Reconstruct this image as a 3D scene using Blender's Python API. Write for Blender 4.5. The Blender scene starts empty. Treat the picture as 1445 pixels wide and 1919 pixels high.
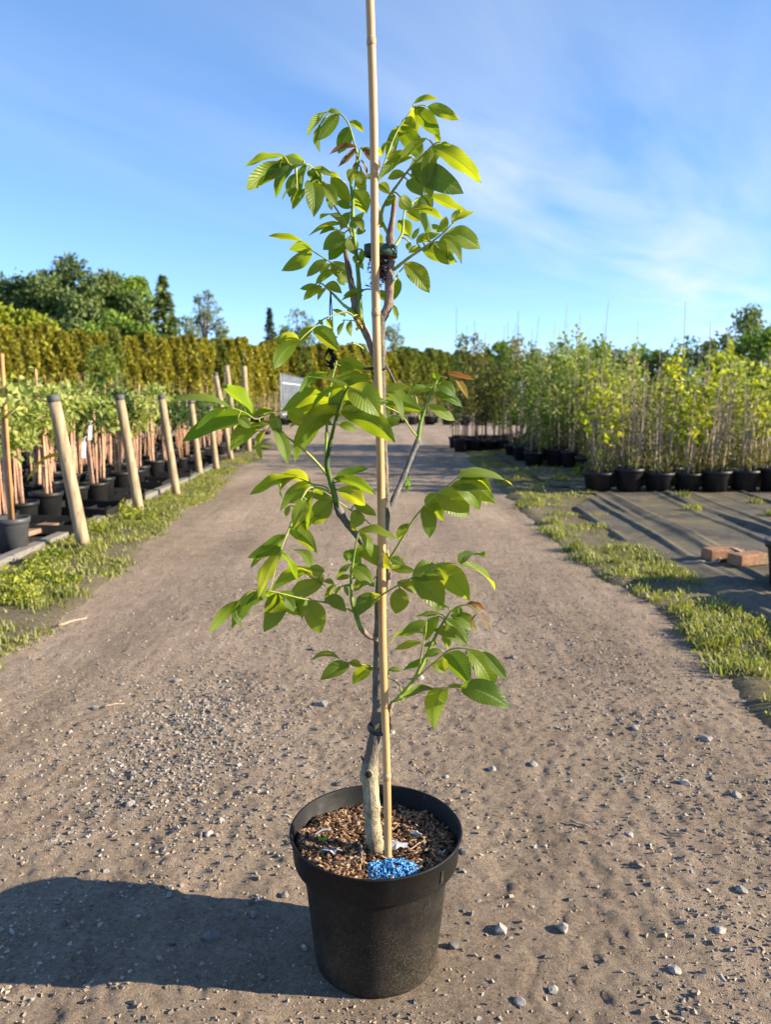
import bpy, math, random
import numpy as np
from mathutils import Vector, Matrix

scene = bpy.context.scene
col = scene.collection
R = math.radians
# ---------------------------------------------------------------- camera
cam_d = bpy.data.cameras.new('camera')
cam = bpy.data.objects.new('camera', cam_d); col.objects.link(cam)
cam.location = (0, 0, 0.985)
cam.rotation_euler = (R(90 - 8.7), 0, 0)
cam_d.sensor_fit = 'HORIZONTAL'; cam_d.sensor_width = 36; cam_d.lens = 36.12
cam_d.clip_start = 0.05; cam_d.clip_end = 2000
cam_d.dof.use_dof = True; cam_d.dof.focus_distance = 1.30; cam_d.dof.aperture_fstop = 8.5
scene.camera = cam
# ---------------------------------------------------------------- sky
SUN_EL, SUN_AZ = 20.5, -6.5      # degrees above the ground; degrees from +x (clockwise: towards the camera side)
sdir = Vector((math.cos(R(SUN_EL)) * math.cos(R(SUN_AZ)), math.cos(R(SUN_EL)) * math.sin(R(SUN_AZ)), math.sin(R(SUN_EL))))
world = bpy.data.worlds.new('World'); scene.world = world; world.use_nodes = True
wn, wl = world.node_tree.nodes, world.node_tree.links
wn.clear()
def N(nodes, t, **kw):
    n = nodes.new(t)
    for k, v in kw.items(): setattr(n, k, v)
    return n
sky = N(wn, 'ShaderNodeTexSky', sky_type='NISHITA', sun_disc=False)
sky.sun_elevation = R(SUN_EL); sky.sun_rotation = math.atan2(sdir.x, sdir.y)
sky.altitude = 0; sky.air_density = 0.5; sky.dust_density = 0.0; sky.ozone_density = 3.0
tc = N(wn, 'ShaderNodeTexCoord'); sx = N(wn, 'ShaderNodeSeparateXYZ'); wl.new(tc.outputs['Generated'], sx.inputs[0])
def wm(op, a, b=None, c=None, clamp=False):
    n = N(wn, 'ShaderNodeMath', operation=op); n.use_clamp = clamp
    for i, v in enumerate((a, b, c)):
        if v is None: continue
        if isinstance(v, (int, float)): n.inputs[i].default_value = v
        else: wl.new(v, n.inputs[i])
    return n.outputs[0]
zz = wm('MAXIMUM', sx.outputs[2], 0.03)
pxw, pyw = wm('DIVIDE', sx.outputs[0], zz), wm('DIVIDE', sx.outputs[1], zz)
# cirrus: fibres drawn out along one wind direction on a flat sheet high overhead
across = wm('SUBTRACT', wm('MULTIPLY', pxw, .88), wm('MULTIPLY', pyw, .47))
along = wm('ADD', wm('MULTIPLY', pxw, .47), wm('MULTIPLY', pyw, .88))
cb = N(wn, 'ShaderNodeCombineXYZ'); wl.new(wm('MULTIPLY', across, 1.0), cb.inputs[0]); wl.new(wm('MULTIPLY', along, .28), cb.inputs[1])
n1 = N(wn, 'ShaderNodeTexNoise'); n1.inputs['Scale'].default_value = 1.6; n1.inputs['Detail'].default_value = 7; n1.inputs['Roughness'].default_value = .5; n1.inputs['Distortion'].default_value = .4
wl.new(cb.outputs[0], n1.inputs['Vector'])
cb2 = N(wn, 'ShaderNodeCombineXYZ'); wl.new(wm('MULTIPLY', across, .42), cb2.inputs[0]); wl.new(wm('MULTIPLY', along, .10), cb2.inputs[1]); cb2.inputs[2].default_value = 3.3
n2 = N(wn, 'ShaderNodeTexNoise'); n2.inputs['Scale'].default_value = 1.0; n2.inputs['Detail'].default_value = 3
wl.new(cb2.outputs[0], n2.inputs['Vector'])
thin = wm('MULTIPLY', wm('SUBTRACT', n1.outputs['Fac'], .36), 2.4, clamp=True)
sheet = wm('MULTIPLY', wm('SUBTRACT', n2.outputs['Fac'], .44), 2.2, clamp=True)
dband = wm('DIVIDE', wm('ADD', across, 1.0), .80)
band = wm('POWER', 2.718, wm('MULTIPLY', wm('MULTIPLY', dband, dband), -1.0))
band = wm('MULTIPLY', band, wm('DIVIDE', wm('SUBTRACT', along, 1.2), 2.4, clamp=True))
cl = wm('MULTIPLY', thin, wm('ADD', wm('MULTIPLY', sheet, .38), wm('MULTIPLY', band, .80)), clamp=True)
mixc = N(wn, 'ShaderNodeMixRGB'); mixc.inputs[2].default_value = (2.35, 2.6, 2.95, 1)
wl.new(cl, mixc.inputs[0])
gam = N(wn, 'ShaderNodeHueSaturation'); gam.inputs['Saturation'].default_value = 1.14; gam.inputs['Value'].default_value = 1.0
tint = N(wn, 'ShaderNodeMixRGB', blend_type='MULTIPLY'); tint.inputs[0].default_value = 1; tint.inputs[2].default_value = (1.10, 1.18, 1.27, 1)
gm = N(wn, 'ShaderNodeGamma'); gm.inputs[1].default_value = 0.70
wl.new(sky.outputs[0], gm.inputs[0]); wl.new(gm.outputs[0], gam.inputs['Color']); wl.new(gam.outputs[0], tint.inputs[1]); wl.new(tint.outputs[0], mixc.inputs[1])
bg = N(wn, 'ShaderNodeBackground'); bg.inputs[1].default_value = 0.148
wl.new(mixc.outputs[0], bg.inputs[0])
wo = N(wn, 'ShaderNodeOutputWorld'); wl.new(bg.outputs[0], wo.inputs[0])
# ---------------------------------------------------------------- sun
sun_d = bpy.data.lights.new('sun', 'SUN'); sun = bpy.data.objects.new('sun', sun_d); col.objects.link(sun)
sun_d.energy = 5.0; sun_d.angle = R(0.53); sun_d.color = (1.0, .87, .66)
sun.rotation_euler = sdir.to_track_quat('Z', 'Y').to_euler()
sun.location = (6, -1, 4)
# ---------------------------------------------------------------- exposure
vs = scene.view_settings
vs.view_transform = 'Standard'; vs.look = 'None'; vs.gamma = 1; vs.exposure = 1.42; vs.use_curve_mapping = False
scene.render.engine = 'CYCLES'
scene.cycles.use_denoising = True
scene.cycles.max_bounces = 6; scene.cycles.transparent_max_bounces = 4

# ================================================================ helpers
def tag(o, label=None, cat=None, group=None, kind=None):
    if label: o['label'] = label
    if cat: o['category'] = cat
    if group: o['group'] = group
    if kind: o['kind'] = kind
    return o
def mesh_np(name, V, Q, rnd=None, uv=None, smooth=False):
    """V (n,3); Q (m,k) faces of k corners; rnd per vertex; uv per vertex"""
    V = np.asarray(V, np.float32); Q = np.asarray(Q, np.int32)
    m, k = Q.shape
    me = bpy.data.meshes.new(name)
    me.vertices.add(len(V)); me.vertices.foreach_set('co', V.ravel())
    me.loops.add(m * k); me.loops.foreach_set('vertex_index', Q.ravel())
    me.polygons.add(m); me.polygons.foreach_set('loop_start', np.arange(0, m * k, k, dtype=np.int32))
    me.polygons.foreach_set('use_smooth', np.full(m, bool(smooth)))
    if rnd is not None:
        a = me.attributes.new('rnd', 'FLOAT', 'POINT'); a.data.foreach_set('value', np.asarray(rnd, np.float32))
    if uv is not None:
        u = me.uv_layers.new(name='UVMap'); u.data.foreach_set('uv', np.asarray(uv, np.float32)[Q.ravel()].ravel())
    me.update(calc_edges=True); me.validate()
    return me
def obj(name, me, mat=None, parent=None, loc=(0, 0, 0), rot=(0, 0, 0)):
    o = bpy.data.objects.new(name, me); col.objects.link(o)
    if mat and not len(me.materials): me.materials.append(mat)
    o.location = loc; o.rotation_euler = rot
    if parent: o.parent = parent
    return o
def empty(name, loc=(0, 0, 0), rz=0):
    o = bpy.data.objects.new(name, None); col.objects.link(o)
    o.location = loc; o.rotation_euler = (0, 0, rz); o.empty_display_size = .1
    return o
KIDS = {}
def kids(root):
    if root.name not in KIDS: KIDS[root.name] = list(root.children)
    return KIDS[root.name]
def copy_tree(root, loc, rz=0, sc=(1, 1, 1), tilt=(0, 0)):
    r = root.copy(); col.objects.link(r)
    r.location = loc; r.rotation_euler = (tilt[0], tilt[1], rz); r.scale = sc
    for ch in kids(root):
        c = ch.copy(); col.objects.link(c); c.parent = r
    return r
def spline(P, n):
    P = np.asarray(P, float)
    if len(P) < 3: return np.array([P[0] + (P[-1] - P[0]) * t for t in np.linspace(0, 1, n)])
    Q = np.vstack([2 * P[0] - P[1], P, 2 * P[-1] - P[-2]])
    out = []
    for t in np.linspace(0, len(P) - 1 - 1e-6, n):
        i = int(t); f = t - i
        a, b, c, d = Q[i], Q[i + 1], Q[i + 2], Q[i + 3]
        out.append(.5 * (2 * b + (c - a) * f + (2 * a - 5 * b + 4 * c - d) * f * f + (3 * b - a - 3 * c + d) * f ** 3))
    return np.array(out)
def tube(P, rad, sides=8, wob=0, rg=None):
    P = np.asarray(P, float); n = len(P); rad = np.broadcast_to(np.asarray(rad, float), (n,))
    T = np.gradient(P, axis=0); T /= np.linalg.norm(T, axis=1)[:, None] + 1e-12
    ref = np.array([0, 1., 0]) if abs(T[0][1]) < .8 else np.array([1., 0, 0])
    V = []
    u = np.cross(ref, T[0]); u /= np.linalg.norm(u)
    a = np.arange(sides) * 2 * math.pi / sides
    for i in range(n):
        u = u - T[i] * np.dot(u, T[i]); u /= np.linalg.norm(u); w = np.cross(T[i], u)
        r = rad[i] * (1 + (wob * rg.standard_normal(sides) if wob else 0))
        V.append(P[i] + (np.cos(a) * r)[:, None] * u + (np.sin(a) * r)[:, None] * w)
    V = np.vstack(V + [P[0:1], P[-1:]])
    F = []
    for i in range(n - 1):
        for j in range(sides):
            k = (j + 1) % sides
            F.append((i * sides + j, i * sides + k, (i + 1) * sides + k, (i + 1) * sides + j))
    c0, c1 = n * sides, n * sides + 1
    for j in range(sides):
        k = (j + 1) % sides
        F.append((c0, k, j, j)); F.append((c1, (n - 1) * sides + j, (n - 1) * sides + k, (n - 1) * sides + k))
    return V, F
def tubes_mesh(name, parts, smooth=True):
    """parts: list of (V, F) with quads; repeated corner = triangle"""
    V, F, o = [], [], 0
    for v, f in parts:
        V.append(v)
        for q in f:
            q = [x + o for x in q]
            if q[2] == q[3]: q = q[:3]
            F.append(q)
        o += len(v)
    me = bpy.data.meshes.new(name); me.from_pydata(np.vstack(V).tolist(), [], F)
    me.polygons.foreach_set('use_smooth', np.full(len(F), smooth)); me.update()
    return me
def lathe(prof, seg=48, jit=None):
    a = np.arange(seg) * 2 * math.pi / seg
    V = np.vstack([np.stack([r * np.cos(a), r * np.sin(a), np.full(seg, z)], 1) for r, z in prof])
    F = []
    for i in range(len(prof) - 1):
        for j in range(seg):
            k = (j + 1) % seg
            F.append((i * seg + j, i * seg + k, (i + 1) * seg + k, (i + 1) * seg + j))
    return V, F
def box(x0, x1, y0, y1, z0, z1):
    V = np.array([(x, y, z) for x in (x0, x1) for y in (y0, y1) for z in (z0, z1)], float)
    return V, [(0, 1, 3, 2), (4, 6, 7, 5), (0, 4, 5, 1), (2, 3, 7, 6), (0, 2, 6, 4), (1, 5, 7, 3)]
def rand_rot(rg, n):
    q = rg.standard_normal((n, 4)); q /= np.linalg.norm(q, axis=1)[:, None]
    w, x, y, z = q.T
    return np.stack([np.stack([1 - 2 * (y * y + z * z), 2 * (x * y - z * w), 2 * (x * z + y * w)], 1),
                     np.stack([2 * (x * y + z * w), 1 - 2 * (x * x + z * z), 2 * (y * z - x * w)], 1),
                     np.stack([2 * (x * z - y * w), 2 * (y * z + x * w), 1 - 2 * (x * x + y * y)], 1)], 1)
def leaf_cards(C, length, width, rg, up=.35, fold=.25, dirs=None):
    """one folded, pointed leaf (two triangles' worth of quad) at each centre"""
    n = len(C)
    t = rg.standard_normal((n, 3)) if dirs is None else dirs + .35 * rg.standard_normal((n, 3))
    t /= np.linalg.norm(t, axis=1)[:, None]
    nn = rg.standard_normal((n, 3)); nn[:, 2] += up * 3
    s = np.cross(t, nn); s /= np.linalg.norm(s, axis=1)[:, None] + 1e-9
    nv = np.cross(s, t)
    L = (length * rg.uniform(.65, 1.3, n))[:, None]; Wd = (width * rg.uniform(.7, 1.25, n))[:, None]
    b = C - t * L * .5; e = C + t * L * .5
    m = C - t * L * .08 + nv * fold * Wd
    V = np.stack([b, m - s * Wd * .5, e, m + s * Wd * .5], 1).reshape(-1, 3)
    Q = np.arange(4 * n).reshape(n, 4)
    return V, Q, np.repeat(rg.random(n), 4)
def fbm(x, y, seed=0, oct=4, sc=1.0):
    """cheap value noise"""
    rg = np.random.default_rng(seed); tot = 0; amp = 1; nrm = 0
    for o in range(oct):
        g = rg.random((64, 64)); fx = x * sc * 2 ** o + 17.3 * o; fy = y * sc * 2 ** o + 9.1 * o
        ix, iy = np.floor(fx).astype(int), np.floor(fy).astype(int); u, v = fx - ix, fy - iy
        u = u * u * (3 - 2 * u); v = v * v * (3 - 2 * v)
        G = lambda a, b: g[a % 64, b % 64]
        tot = tot + amp * ((G(ix, iy) * (1 - u) + G(ix + 1, iy) * u) * (1 - v) + (G(ix, iy + 1) * (1 - u) + G(ix + 1, iy + 1) * u) * v)
        nrm += amp; amp *= .5
    return tot / nrm
def grid_sheet(name, xs_fn, ys, nx, zfn, smooth=True):
    """sheet between two x-limits that vary along y"""
    V = []
    for y in ys:
        a, b = xs_fn(y); x = np.linspace(a, b, nx)
        V.append(np.stack([x, np.full(nx, y), np.zeros(nx)], 1))
    V = np.vstack(V); V[:, 2] = zfn(V[:, 0], V[:, 1])
    i = np.arange(len(ys) - 1)[:, None] * nx + np.arange(nx - 1)[None, :]
    i = i.ravel(); Q = np.stack([i, i + 1, i + nx + 1, i + nx], 1)
    return mesh_np(name, V, Q, smooth=smooth)

# ================================================================ materials
class M:
    def __init__(s, name, rough=.7, spec=.3):
        s.m = bpy.data.materials.new(name); s.m.use_nodes = True
        s.n, s.l = s.m.node_tree.nodes, s.m.node_tree.links
        s.b = s.n['Principled BSDF']; s.b.inputs['Roughness'].default_value = rough
        s.b.inputs['Specular IOR Level'].default_value = spec
        s.out = s.n['Material Output']
        s.tc = s.n.new('ShaderNodeTexCoord')
    def noise(s, scale, detail=4, rough=.55, src='Object', vec=None, stretch=None):
        t = s.n.new('ShaderNodeTexNoise'); t.inputs['Scale'].default_value = scale; t.inputs['Detail'].default_value = detail; t.inputs['Roughness'].default_value = rough
        v = vec or s.tc.outputs[src]
        if stretch:
            mp = s.n.new('ShaderNodeMapping'); mp.inputs['Scale'].default_value = stretch; s.l.new(v, mp.inputs[0]); v = mp.outputs[0]
        s.l.new(v, t.inputs['Vector']); return t.outputs['Fac']
    def voro(s, scale, feature='F1', out='Distance', src='Object', rnd=1.0):
        t = s.n.new('ShaderNodeTexVoronoi'); t.feature = feature; t.inputs['Scale'].default_value = scale; t.inputs['Randomness'].default_value = rnd
        s.l.new(s.tc.outputs[src], t.inputs['Vector']); return t.outputs[out]
    def attr(s, name='rnd'):
        t = s.n.new('ShaderNodeAttribute'); t.attribute_name = name; return t.outputs['Fac']
    def orand(s):
        return s.n.new('ShaderNodeObjectInfo').outputs['Random']
    def ramp(s, fac, stops):
        r = s.n.new('ShaderNodeValToRGB'); e = r.color_ramp.elements
        while len(e) < len(stops): e.new(.5)
        for k, (p, c) in zip(e, stops):
            k.position = p; k.color = (c if len(c) == 4 else (*c, 1)) if isinstance(c, tuple) else (c, c, c, 1)
        s.l.new(fac, r.inputs[0]); return r.outputs[0]
    def mix(s, f, a, b, mode='MIX'):
        m = s.n.new('ShaderNodeMixRGB'); m.blend_type = mode
        for i, v in enumerate((f, a, b)):
            if isinstance(v, (int, float)): m.inputs[i].default_value = v if i == 0 else (v, v, v, 1)
            elif isinstance(v, tuple): m.inputs[i].default_value = (*v, 1)
            else: s.l.new(v, m.inputs[i])
        return m.outputs[0]
    def math(s, op, a, b=0., clamp=False):
        m = s.n.new('ShaderNodeMath'); m.operation = op; m.use_clamp = clamp
        for i, v in enumerate((a, b)):
            if isinstance(v, (int, float)): m.inputs[i].default_value = v
            else: s.l.new(v, m.inputs[i])
        return m.outputs[0]
    def color(s, c):
        if isinstance(c, tuple): s.b.inputs['Base Color'].default_value = (*c, 1)
        else: s.l.new(c, s.b.inputs['Base Color'])
        return s
    def bump(s, h, strength=.5, dist=.01):
        b = s.n.new('ShaderNodeBump'); b.inputs['Strength'].default_value = strength; b.inputs['Distance'].default_value = dist
        s.l.new(h, b.inputs['Height']); s.l.new(b.outputs[0], s.b.inputs['Normal']); return s
    def translucent(s, colr, fac):
        t = s.n.new('ShaderNodeBsdfTranslucent')
        if isinstance(colr, tuple): t.inputs[0].default_value = (*colr, 1)
        else: s.l.new(colr, t.inputs[0])
        x = s.n.new('ShaderNodeMixShader'); x.inputs[0].default_value = fac
        s.l.new(s.b.outputs[0], x.inputs[1]); s.l.new(t.outputs[0], x.inputs[2]); s.l.new(x.outputs[0], s.out.inputs[0]); return s
def foliage(name, dark, light, trans=.35, rough=.55, clump=2.0, third=None):
    m = M(name, rough, .3)
    f = m.math('ADD', m.math('MULTIPLY', m.attr(), .55), m.math('MULTIPLY', m.noise(clump, 2), .5))
    f = m.math('ADD', f, m.math('MULTIPLY', m.math('SUBTRACT', m.orand(), .5), .25))
    st = [(.15, dark), (.8, light)] + ([(.97, third)] if third else [])
    c = m.ramp(f, st)
    m.color(c); t = m.mix(1., c, (1.35, 1.4, .6), 'MULTIPLY')
    m.translucent(t, trans); return m.m
def plain(name, c, rough=.6, spec=.3, var=.25, scale=30, bump=0, stretch=None):
    m = M(name, rough, spec)
    n = m.noise(scale, 5, stretch=stretch)
    m.color(m.ramp(n, [(.25, tuple(x * (1 - var) for x in c)), (.75, tuple(min(1, x * (1 + var)) for x in c))]))
    if bump: m.bump(n, bump, .003)
    return m.m
# ================================================================ sapling tables (metres)
# woody and green axes of the sapling in metres: (part, material, points, radii)
AXES = [
('trunk','bark',[(-0.0132,1.2150,0.1981),(-0.0168,1.2166,0.2238),(-0.0213,1.2187,0.2569),(-0.0231,1.2210,0.2945),(-0.0248,1.2233,0.3319),(-0.0275,1.2247,0.3533),(-0.0229,1.2268,0.3858),(-0.0166,1.2294,0.4265),(-0.0130,1.2322,0.4705),(-0.0120,1.2357,0.5252),(-0.0111,1.2392,0.5795),(-0.0093,1.2433,0.6424),(-0.0057,1.2450,0.7052),(-0.0022,1.2450,0.7587),(-0.0013,1.2450,0.8028),(-0.0030,1.2450,0.8638),(-0.0056,1.2450,0.9323),(-0.0072,1.2450,0.9914),(-0.0080,1.2450,1.0496),(-0.0080,1.2450,1.0866),(-0.0079,1.2450,1.1086)],[0.0141,0.0136,0.0141,0.0131,0.0131,0.0149,0.0117,0.0099,0.0094,0.0089,0.0087,0.0084,0.0081,0.0079,0.0078,0.0078,0.0077,0.0076,0.0076,0.0078,0.0075]),
('leader','bark2',[(-0.0071,1.2450,1.0972),(-0.0013,1.2450,1.1086),(0.0038,1.2450,1.1192),(0.0062,1.2450,1.1354),(0.0054,1.2450,1.1523),(0.0062,1.2450,1.1692),(0.0087,1.2450,1.1860),(0.0103,1.2450,1.1971),(0.0078,1.2450,1.2098),(0.0070,1.2450,1.2257),(0.0111,1.2450,1.2517),(0.0143,1.2450,1.2853)],[0.0067,0.0071,0.0067,0.0062,0.0071,0.0062,0.0058,0.0058,0.0066,0.0058,0.0041,0.0037]),
('branch','bark2',[(-0.0090,1.2550,1.0125),(-0.0157,1.2561,1.0352),(-0.0217,1.2570,1.0544),(-0.0293,1.2580,1.0752),(-0.0377,1.2589,1.0919),(-0.0461,1.2597,1.1084),(-0.0494,1.2611,1.1373),(-0.0543,1.2621,1.1579),(-0.0592,1.2634,1.1857),(-0.0625,1.2642,1.2020),(-0.0649,1.2650,1.2191)],[0.0043,0.0047,0.0051,0.0055,0.0059,0.0068,0.0059,0.0051,0.0042,0.0038,0.0034]),
('branch','bark3',[(-0.0077,1.2370,0.7177),(-0.0227,1.2301,0.7307),(-0.0339,1.2245,0.7426),(-0.0484,1.2155,0.7641),(-0.0626,1.2067,0.7843),(-0.0723,1.1991,0.8033),(-0.0763,1.1950,0.8139)],[0.0048,0.0052,0.0047,0.0047,0.0051,0.0067,0.0058]),
('branch','bark3',[(-0.0009,1.2450,0.7548),(0.0010,1.2522,0.7710),(0.0057,1.2628,0.7945),(0.0192,1.2767,0.8237),(0.0330,1.2906,0.8533),(0.0470,1.3060,0.8872),(0.0559,1.3150,0.9070)],[0.0044,0.0044,0.0044,0.0044,0.0045,0.0042,0.0054]),
('branch','bark2',[(-0.0091,1.2290,0.5783),(-0.0145,1.2244,0.5855),(-0.0270,1.2163,0.5938),(-0.0348,1.2099,0.6033),(-0.0396,1.2050,0.6115)],[0.0044,0.0039,0.0035,0.0043,0.0039]),
('branch','bark2',[(-0.0036,1.2230,0.4225),(0.0049,1.2323,0.4419),(0.0075,1.2396,0.4584),(0.0121,1.2450,0.4699)],[0.0036,0.0036,0.0034,0.0038]),
('branch','bark2',[(-0.0039,1.2330,0.6523),(0.0018,1.2338,0.6717),(0.0045,1.2345,0.6891),(0.0052,1.2350,0.7026)],[0.0044,0.0048,0.0039,0.0035]),
('branch','bark3',[(-0.0057,1.2550,1.0429),(-0.0001,1.2651,1.0305),(0.0113,1.2816,1.0105),(0.0176,1.2950,0.9926)],[0.0017,0.0017,0.0021,0.0028]),
('branch','bark3',[(-0.0296,1.2400,0.3542),(-0.0357,1.2326,0.3676),(-0.0409,1.2250,0.3819)],[0.0032,0.0023,0.0018]),
('shoot','green',[(-0.0373,1.2450,1.0956),(-0.0397,1.2450,1.1070),(-0.0404,1.2450,1.1273),(-0.0419,1.2450,1.1612),(-0.0451,1.2450,1.1940),(-0.0490,1.2450,1.2273),(-0.0505,1.2450,1.2462),(-0.0511,1.2450,1.2837),(-0.0557,1.2450,1.3224)],[0.0042,0.0046,0.0042,0.0037,0.0037,0.0035,0.0033,0.0029,0.0020]),
('shoot','green',[(-0.0505,1.2550,1.2592),(-0.0479,1.2519,1.2884),(-0.0442,1.2488,1.3172),(-0.0406,1.2463,1.3405),(-0.0383,1.2450,1.3521)],[0.0021,0.0018,0.0018,0.0018,0.0016]),
('shoot','green2',[(-0.0756,1.1950,0.8120),(-0.0809,1.1856,0.8388),(-0.0871,1.1760,0.8650),(-0.0889,1.1694,0.8834),(-0.0817,1.1575,0.9157),(-0.0718,1.1440,0.9506),(-0.0607,1.1316,0.9810),(-0.0528,1.1250,0.9959)],[0.0058,0.0051,0.0045,0.0040,0.0032,0.0028,0.0023,0.0015]),
('shoot','green',[(-0.0891,1.1900,0.8708),(-0.0919,1.1972,0.8918),(-0.0916,1.2078,0.9235),(-0.0904,1.2232,0.9699),(-0.0854,1.2340,1.0024),(-0.0773,1.2450,1.0352)],[0.0033,0.0030,0.0025,0.0022,0.0018,0.0015]),
('shoot','green',[(0.0551,1.3150,0.9043),(0.0575,1.3188,0.9257),(0.0623,1.3223,0.9452),(0.0710,1.3267,0.9686),(0.0829,1.3319,0.9960),(0.0897,1.3350,1.0124)],[0.0045,0.0038,0.0034,0.0029,0.0024,0.0018]),
('shoot','green',[(-0.0396,1.2050,0.6093),(-0.0461,1.2009,0.6319),(-0.0529,1.1967,0.6550),(-0.0543,1.1927,0.6778),(-0.0540,1.1887,0.7004),(-0.0482,1.1813,0.7410),(-0.0420,1.1750,0.7744)],[0.0043,0.0043,0.0034,0.0025,0.0021,0.0017,0.0013]),
('shoot','green',[(0.0113,1.2450,0.4671),(0.0207,1.2476,0.4740),(0.0301,1.2506,0.4834),(0.0471,1.2563,0.5028),(0.0661,1.2650,0.5370),(0.0814,1.2725,0.5679),(0.0967,1.2794,0.5951),(0.1113,1.2850,0.6162)],[0.0041,0.0043,0.0042,0.0040,0.0036,0.0030,0.0024,0.0018]),
('leaf','rach',[(0.0052,1.2350,0.6987),(0.0052,1.2433,0.7163),(0.0022,1.2550,0.7413),(-0.0001,1.2650,0.7629)],[0.0026,0.0023,0.0016,0.0011]),
('leaf','rach',[(0.0053,1.2450,1.2257),(-0.0047,1.2502,1.2458),(-0.0090,1.2539,1.2617),(-0.0139,1.2594,1.2847),(-0.0139,1.2640,1.3050),(-0.0076,1.2682,1.3224),(0.0039,1.2759,1.3544),(0.0198,1.2853,1.3926),(0.0445,1.2950,1.4283)],[0.0033,0.0033,0.0029,0.0025,0.0025,0.0021,0.0018,0.0017,0.0012]),
('leaf','rach',[(-0.0047,1.2450,1.2448),(-0.0061,1.2391,1.2584),(0.0024,1.2310,1.2753),(0.0190,1.2199,1.2951),(0.0365,1.2085,1.3143),(0.0550,1.1979,1.3293),(0.0705,1.1889,1.3419),(0.0796,1.1850,1.3432)],[0.0033,0.0033,0.0026,0.0024,0.0021,0.0017,0.0014,0.0009]),
('leaf','rach',[(0.0125,1.2550,1.2097),(0.0199,1.2643,1.2211),(0.0267,1.2752,1.2357),(0.0291,1.2926,1.2618),(0.0322,1.3036,1.2783),(0.0429,1.3136,1.2891),(0.0553,1.3242,1.2996),(0.0693,1.3350,1.3085)],[0.0033,0.0030,0.0029,0.0022,0.0019,0.0017,0.0015,0.0011]),
('leaf','rach',[(0.0131,1.2450,1.1748),(0.0239,1.2401,1.1828),(0.0379,1.2339,1.1923),(0.0627,1.2233,1.2067),(0.0870,1.2121,1.2233),(0.1001,1.2050,1.2356)],[0.0035,0.0033,0.0029,0.0021,0.0016,0.0011]),
('leaf','rach',[(0.0131,1.2450,1.1581),(0.0213,1.2577,1.1725),(0.0288,1.2670,1.1823),(0.0348,1.2750,1.1912)],[0.0017,0.0015,0.0015,0.0010]),
('leaf','rach',[(-0.0440,1.2450,1.3322),(-0.0441,1.2523,1.3503),(-0.0494,1.2605,1.3701),(-0.0554,1.2694,1.3915),(-0.0618,1.2749,1.4041),(-0.0706,1.2801,1.4138),(-0.0824,1.2850,1.4174)],[0.0021,0.0021,0.0018,0.0018,0.0017,0.0015,0.0010]),
('leaf','rach',[(-0.0503,1.2450,1.2216),(-0.0543,1.2391,1.2300),(-0.0634,1.2276,1.2452),(-0.0789,1.2108,1.2653),(-0.0934,1.1900,1.2914),(-0.1030,1.1788,1.3037),(-0.1128,1.1711,1.3091),(-0.1277,1.1616,1.3040),(-0.1373,1.1550,1.3059)],[0.0021,0.0020,0.0018,0.0018,0.0017,0.0015,0.0014,0.0012,0.0009]),
('leaf','rach',[(-0.0956,1.1850,1.2952),(-0.0884,1.1965,1.3033),(-0.0785,1.2101,1.3030),(-0.0606,1.2350,1.3003)],[0.0012,0.0012,0.0012,0.0012]),
('leaf','rach',[(-0.0437,1.2450,1.1410),(-0.0524,1.2553,1.1569),(-0.0629,1.2678,1.1766),(-0.0893,1.2851,1.1933),(-0.1190,1.3046,1.2140),(-0.1346,1.3150,1.2258)],[0.0022,0.0018,0.0017,0.0015,0.0014,0.0010]),
('leaf','rach',[(-0.0464,1.2450,1.1037),(-0.0567,1.2526,1.1159),(-0.0671,1.2587,1.1239),(-0.0828,1.2695,1.1408),(-0.0996,1.2802,1.1571),(-0.1085,1.2850,1.1627)],[0.0033,0.0034,0.0029,0.0024,0.0019,0.0012]),
('leaf','rach',[(-0.0456,1.2450,1.1013),(-0.0602,1.2367,1.1102),(-0.0803,1.2267,1.1044),(-0.0970,1.2179,1.0964),(-0.1095,1.2097,1.0845),(-0.1196,1.2032,1.0753),(-0.1311,1.1950,1.0628)],[0.0020,0.0018,0.0016,0.0015,0.0015,0.0012,0.0010]),
('leaf','rach',[(-0.0406,1.2450,1.0964),(-0.0529,1.2586,1.0993),(-0.0681,1.2750,1.1016)],[0.0013,0.0011,0.0009]),
('leaf','rach',[(-0.0325,1.2450,1.0506),(-0.0366,1.2395,1.0555),(-0.0436,1.2324,1.0599),(-0.0519,1.2250,1.0622)],[0.0022,0.0018,0.0017,0.0013]),
('leaf','rach',[(-0.0884,1.1930,0.8578),(-0.1035,1.1832,0.8786),(-0.1200,1.1735,0.8971),(-0.1396,1.1629,0.9147),(-0.1518,1.1562,0.9254),(-0.1597,1.1482,0.9436),(-0.1664,1.1421,0.9567),(-0.1878,1.1322,0.9482),(-0.2015,1.1250,0.9571),(-0.2220,1.1150,0.9660)],[0.0033,0.0026,0.0023,0.0020,0.0017,0.0016,0.0014,0.0012,0.0010,0.0008]),
('leaf','rach',[(-0.1653,1.1350,0.9569),(-0.1548,1.1399,0.9598),(-0.1435,1.1450,0.9600)],[0.0012,0.0011,0.0009]),
('leaf','rach',[(-0.0764,1.1970,0.8191),(-0.0832,1.2022,0.8312),(-0.0951,1.2078,0.8405),(-0.1140,1.2146,0.8434),(-0.1311,1.2212,0.8500),(-0.1415,1.2250,0.8533)],[0.0022,0.0020,0.0018,0.0015,0.0013,0.0009]),
('leaf','rach',[(-0.0827,1.1950,0.8303),(-0.0971,1.1870,0.8393),(-0.1160,1.1777,0.8426),(-0.1260,1.1696,0.8301),(-0.1365,1.1550,0.8036),(-0.1481,1.1394,0.7761),(-0.1586,1.1224,0.7460),(-0.1694,1.0950,0.6972)],[0.0023,0.0023,0.0023,0.0021,0.0019,0.0018,0.0014,0.0009]),
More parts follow.
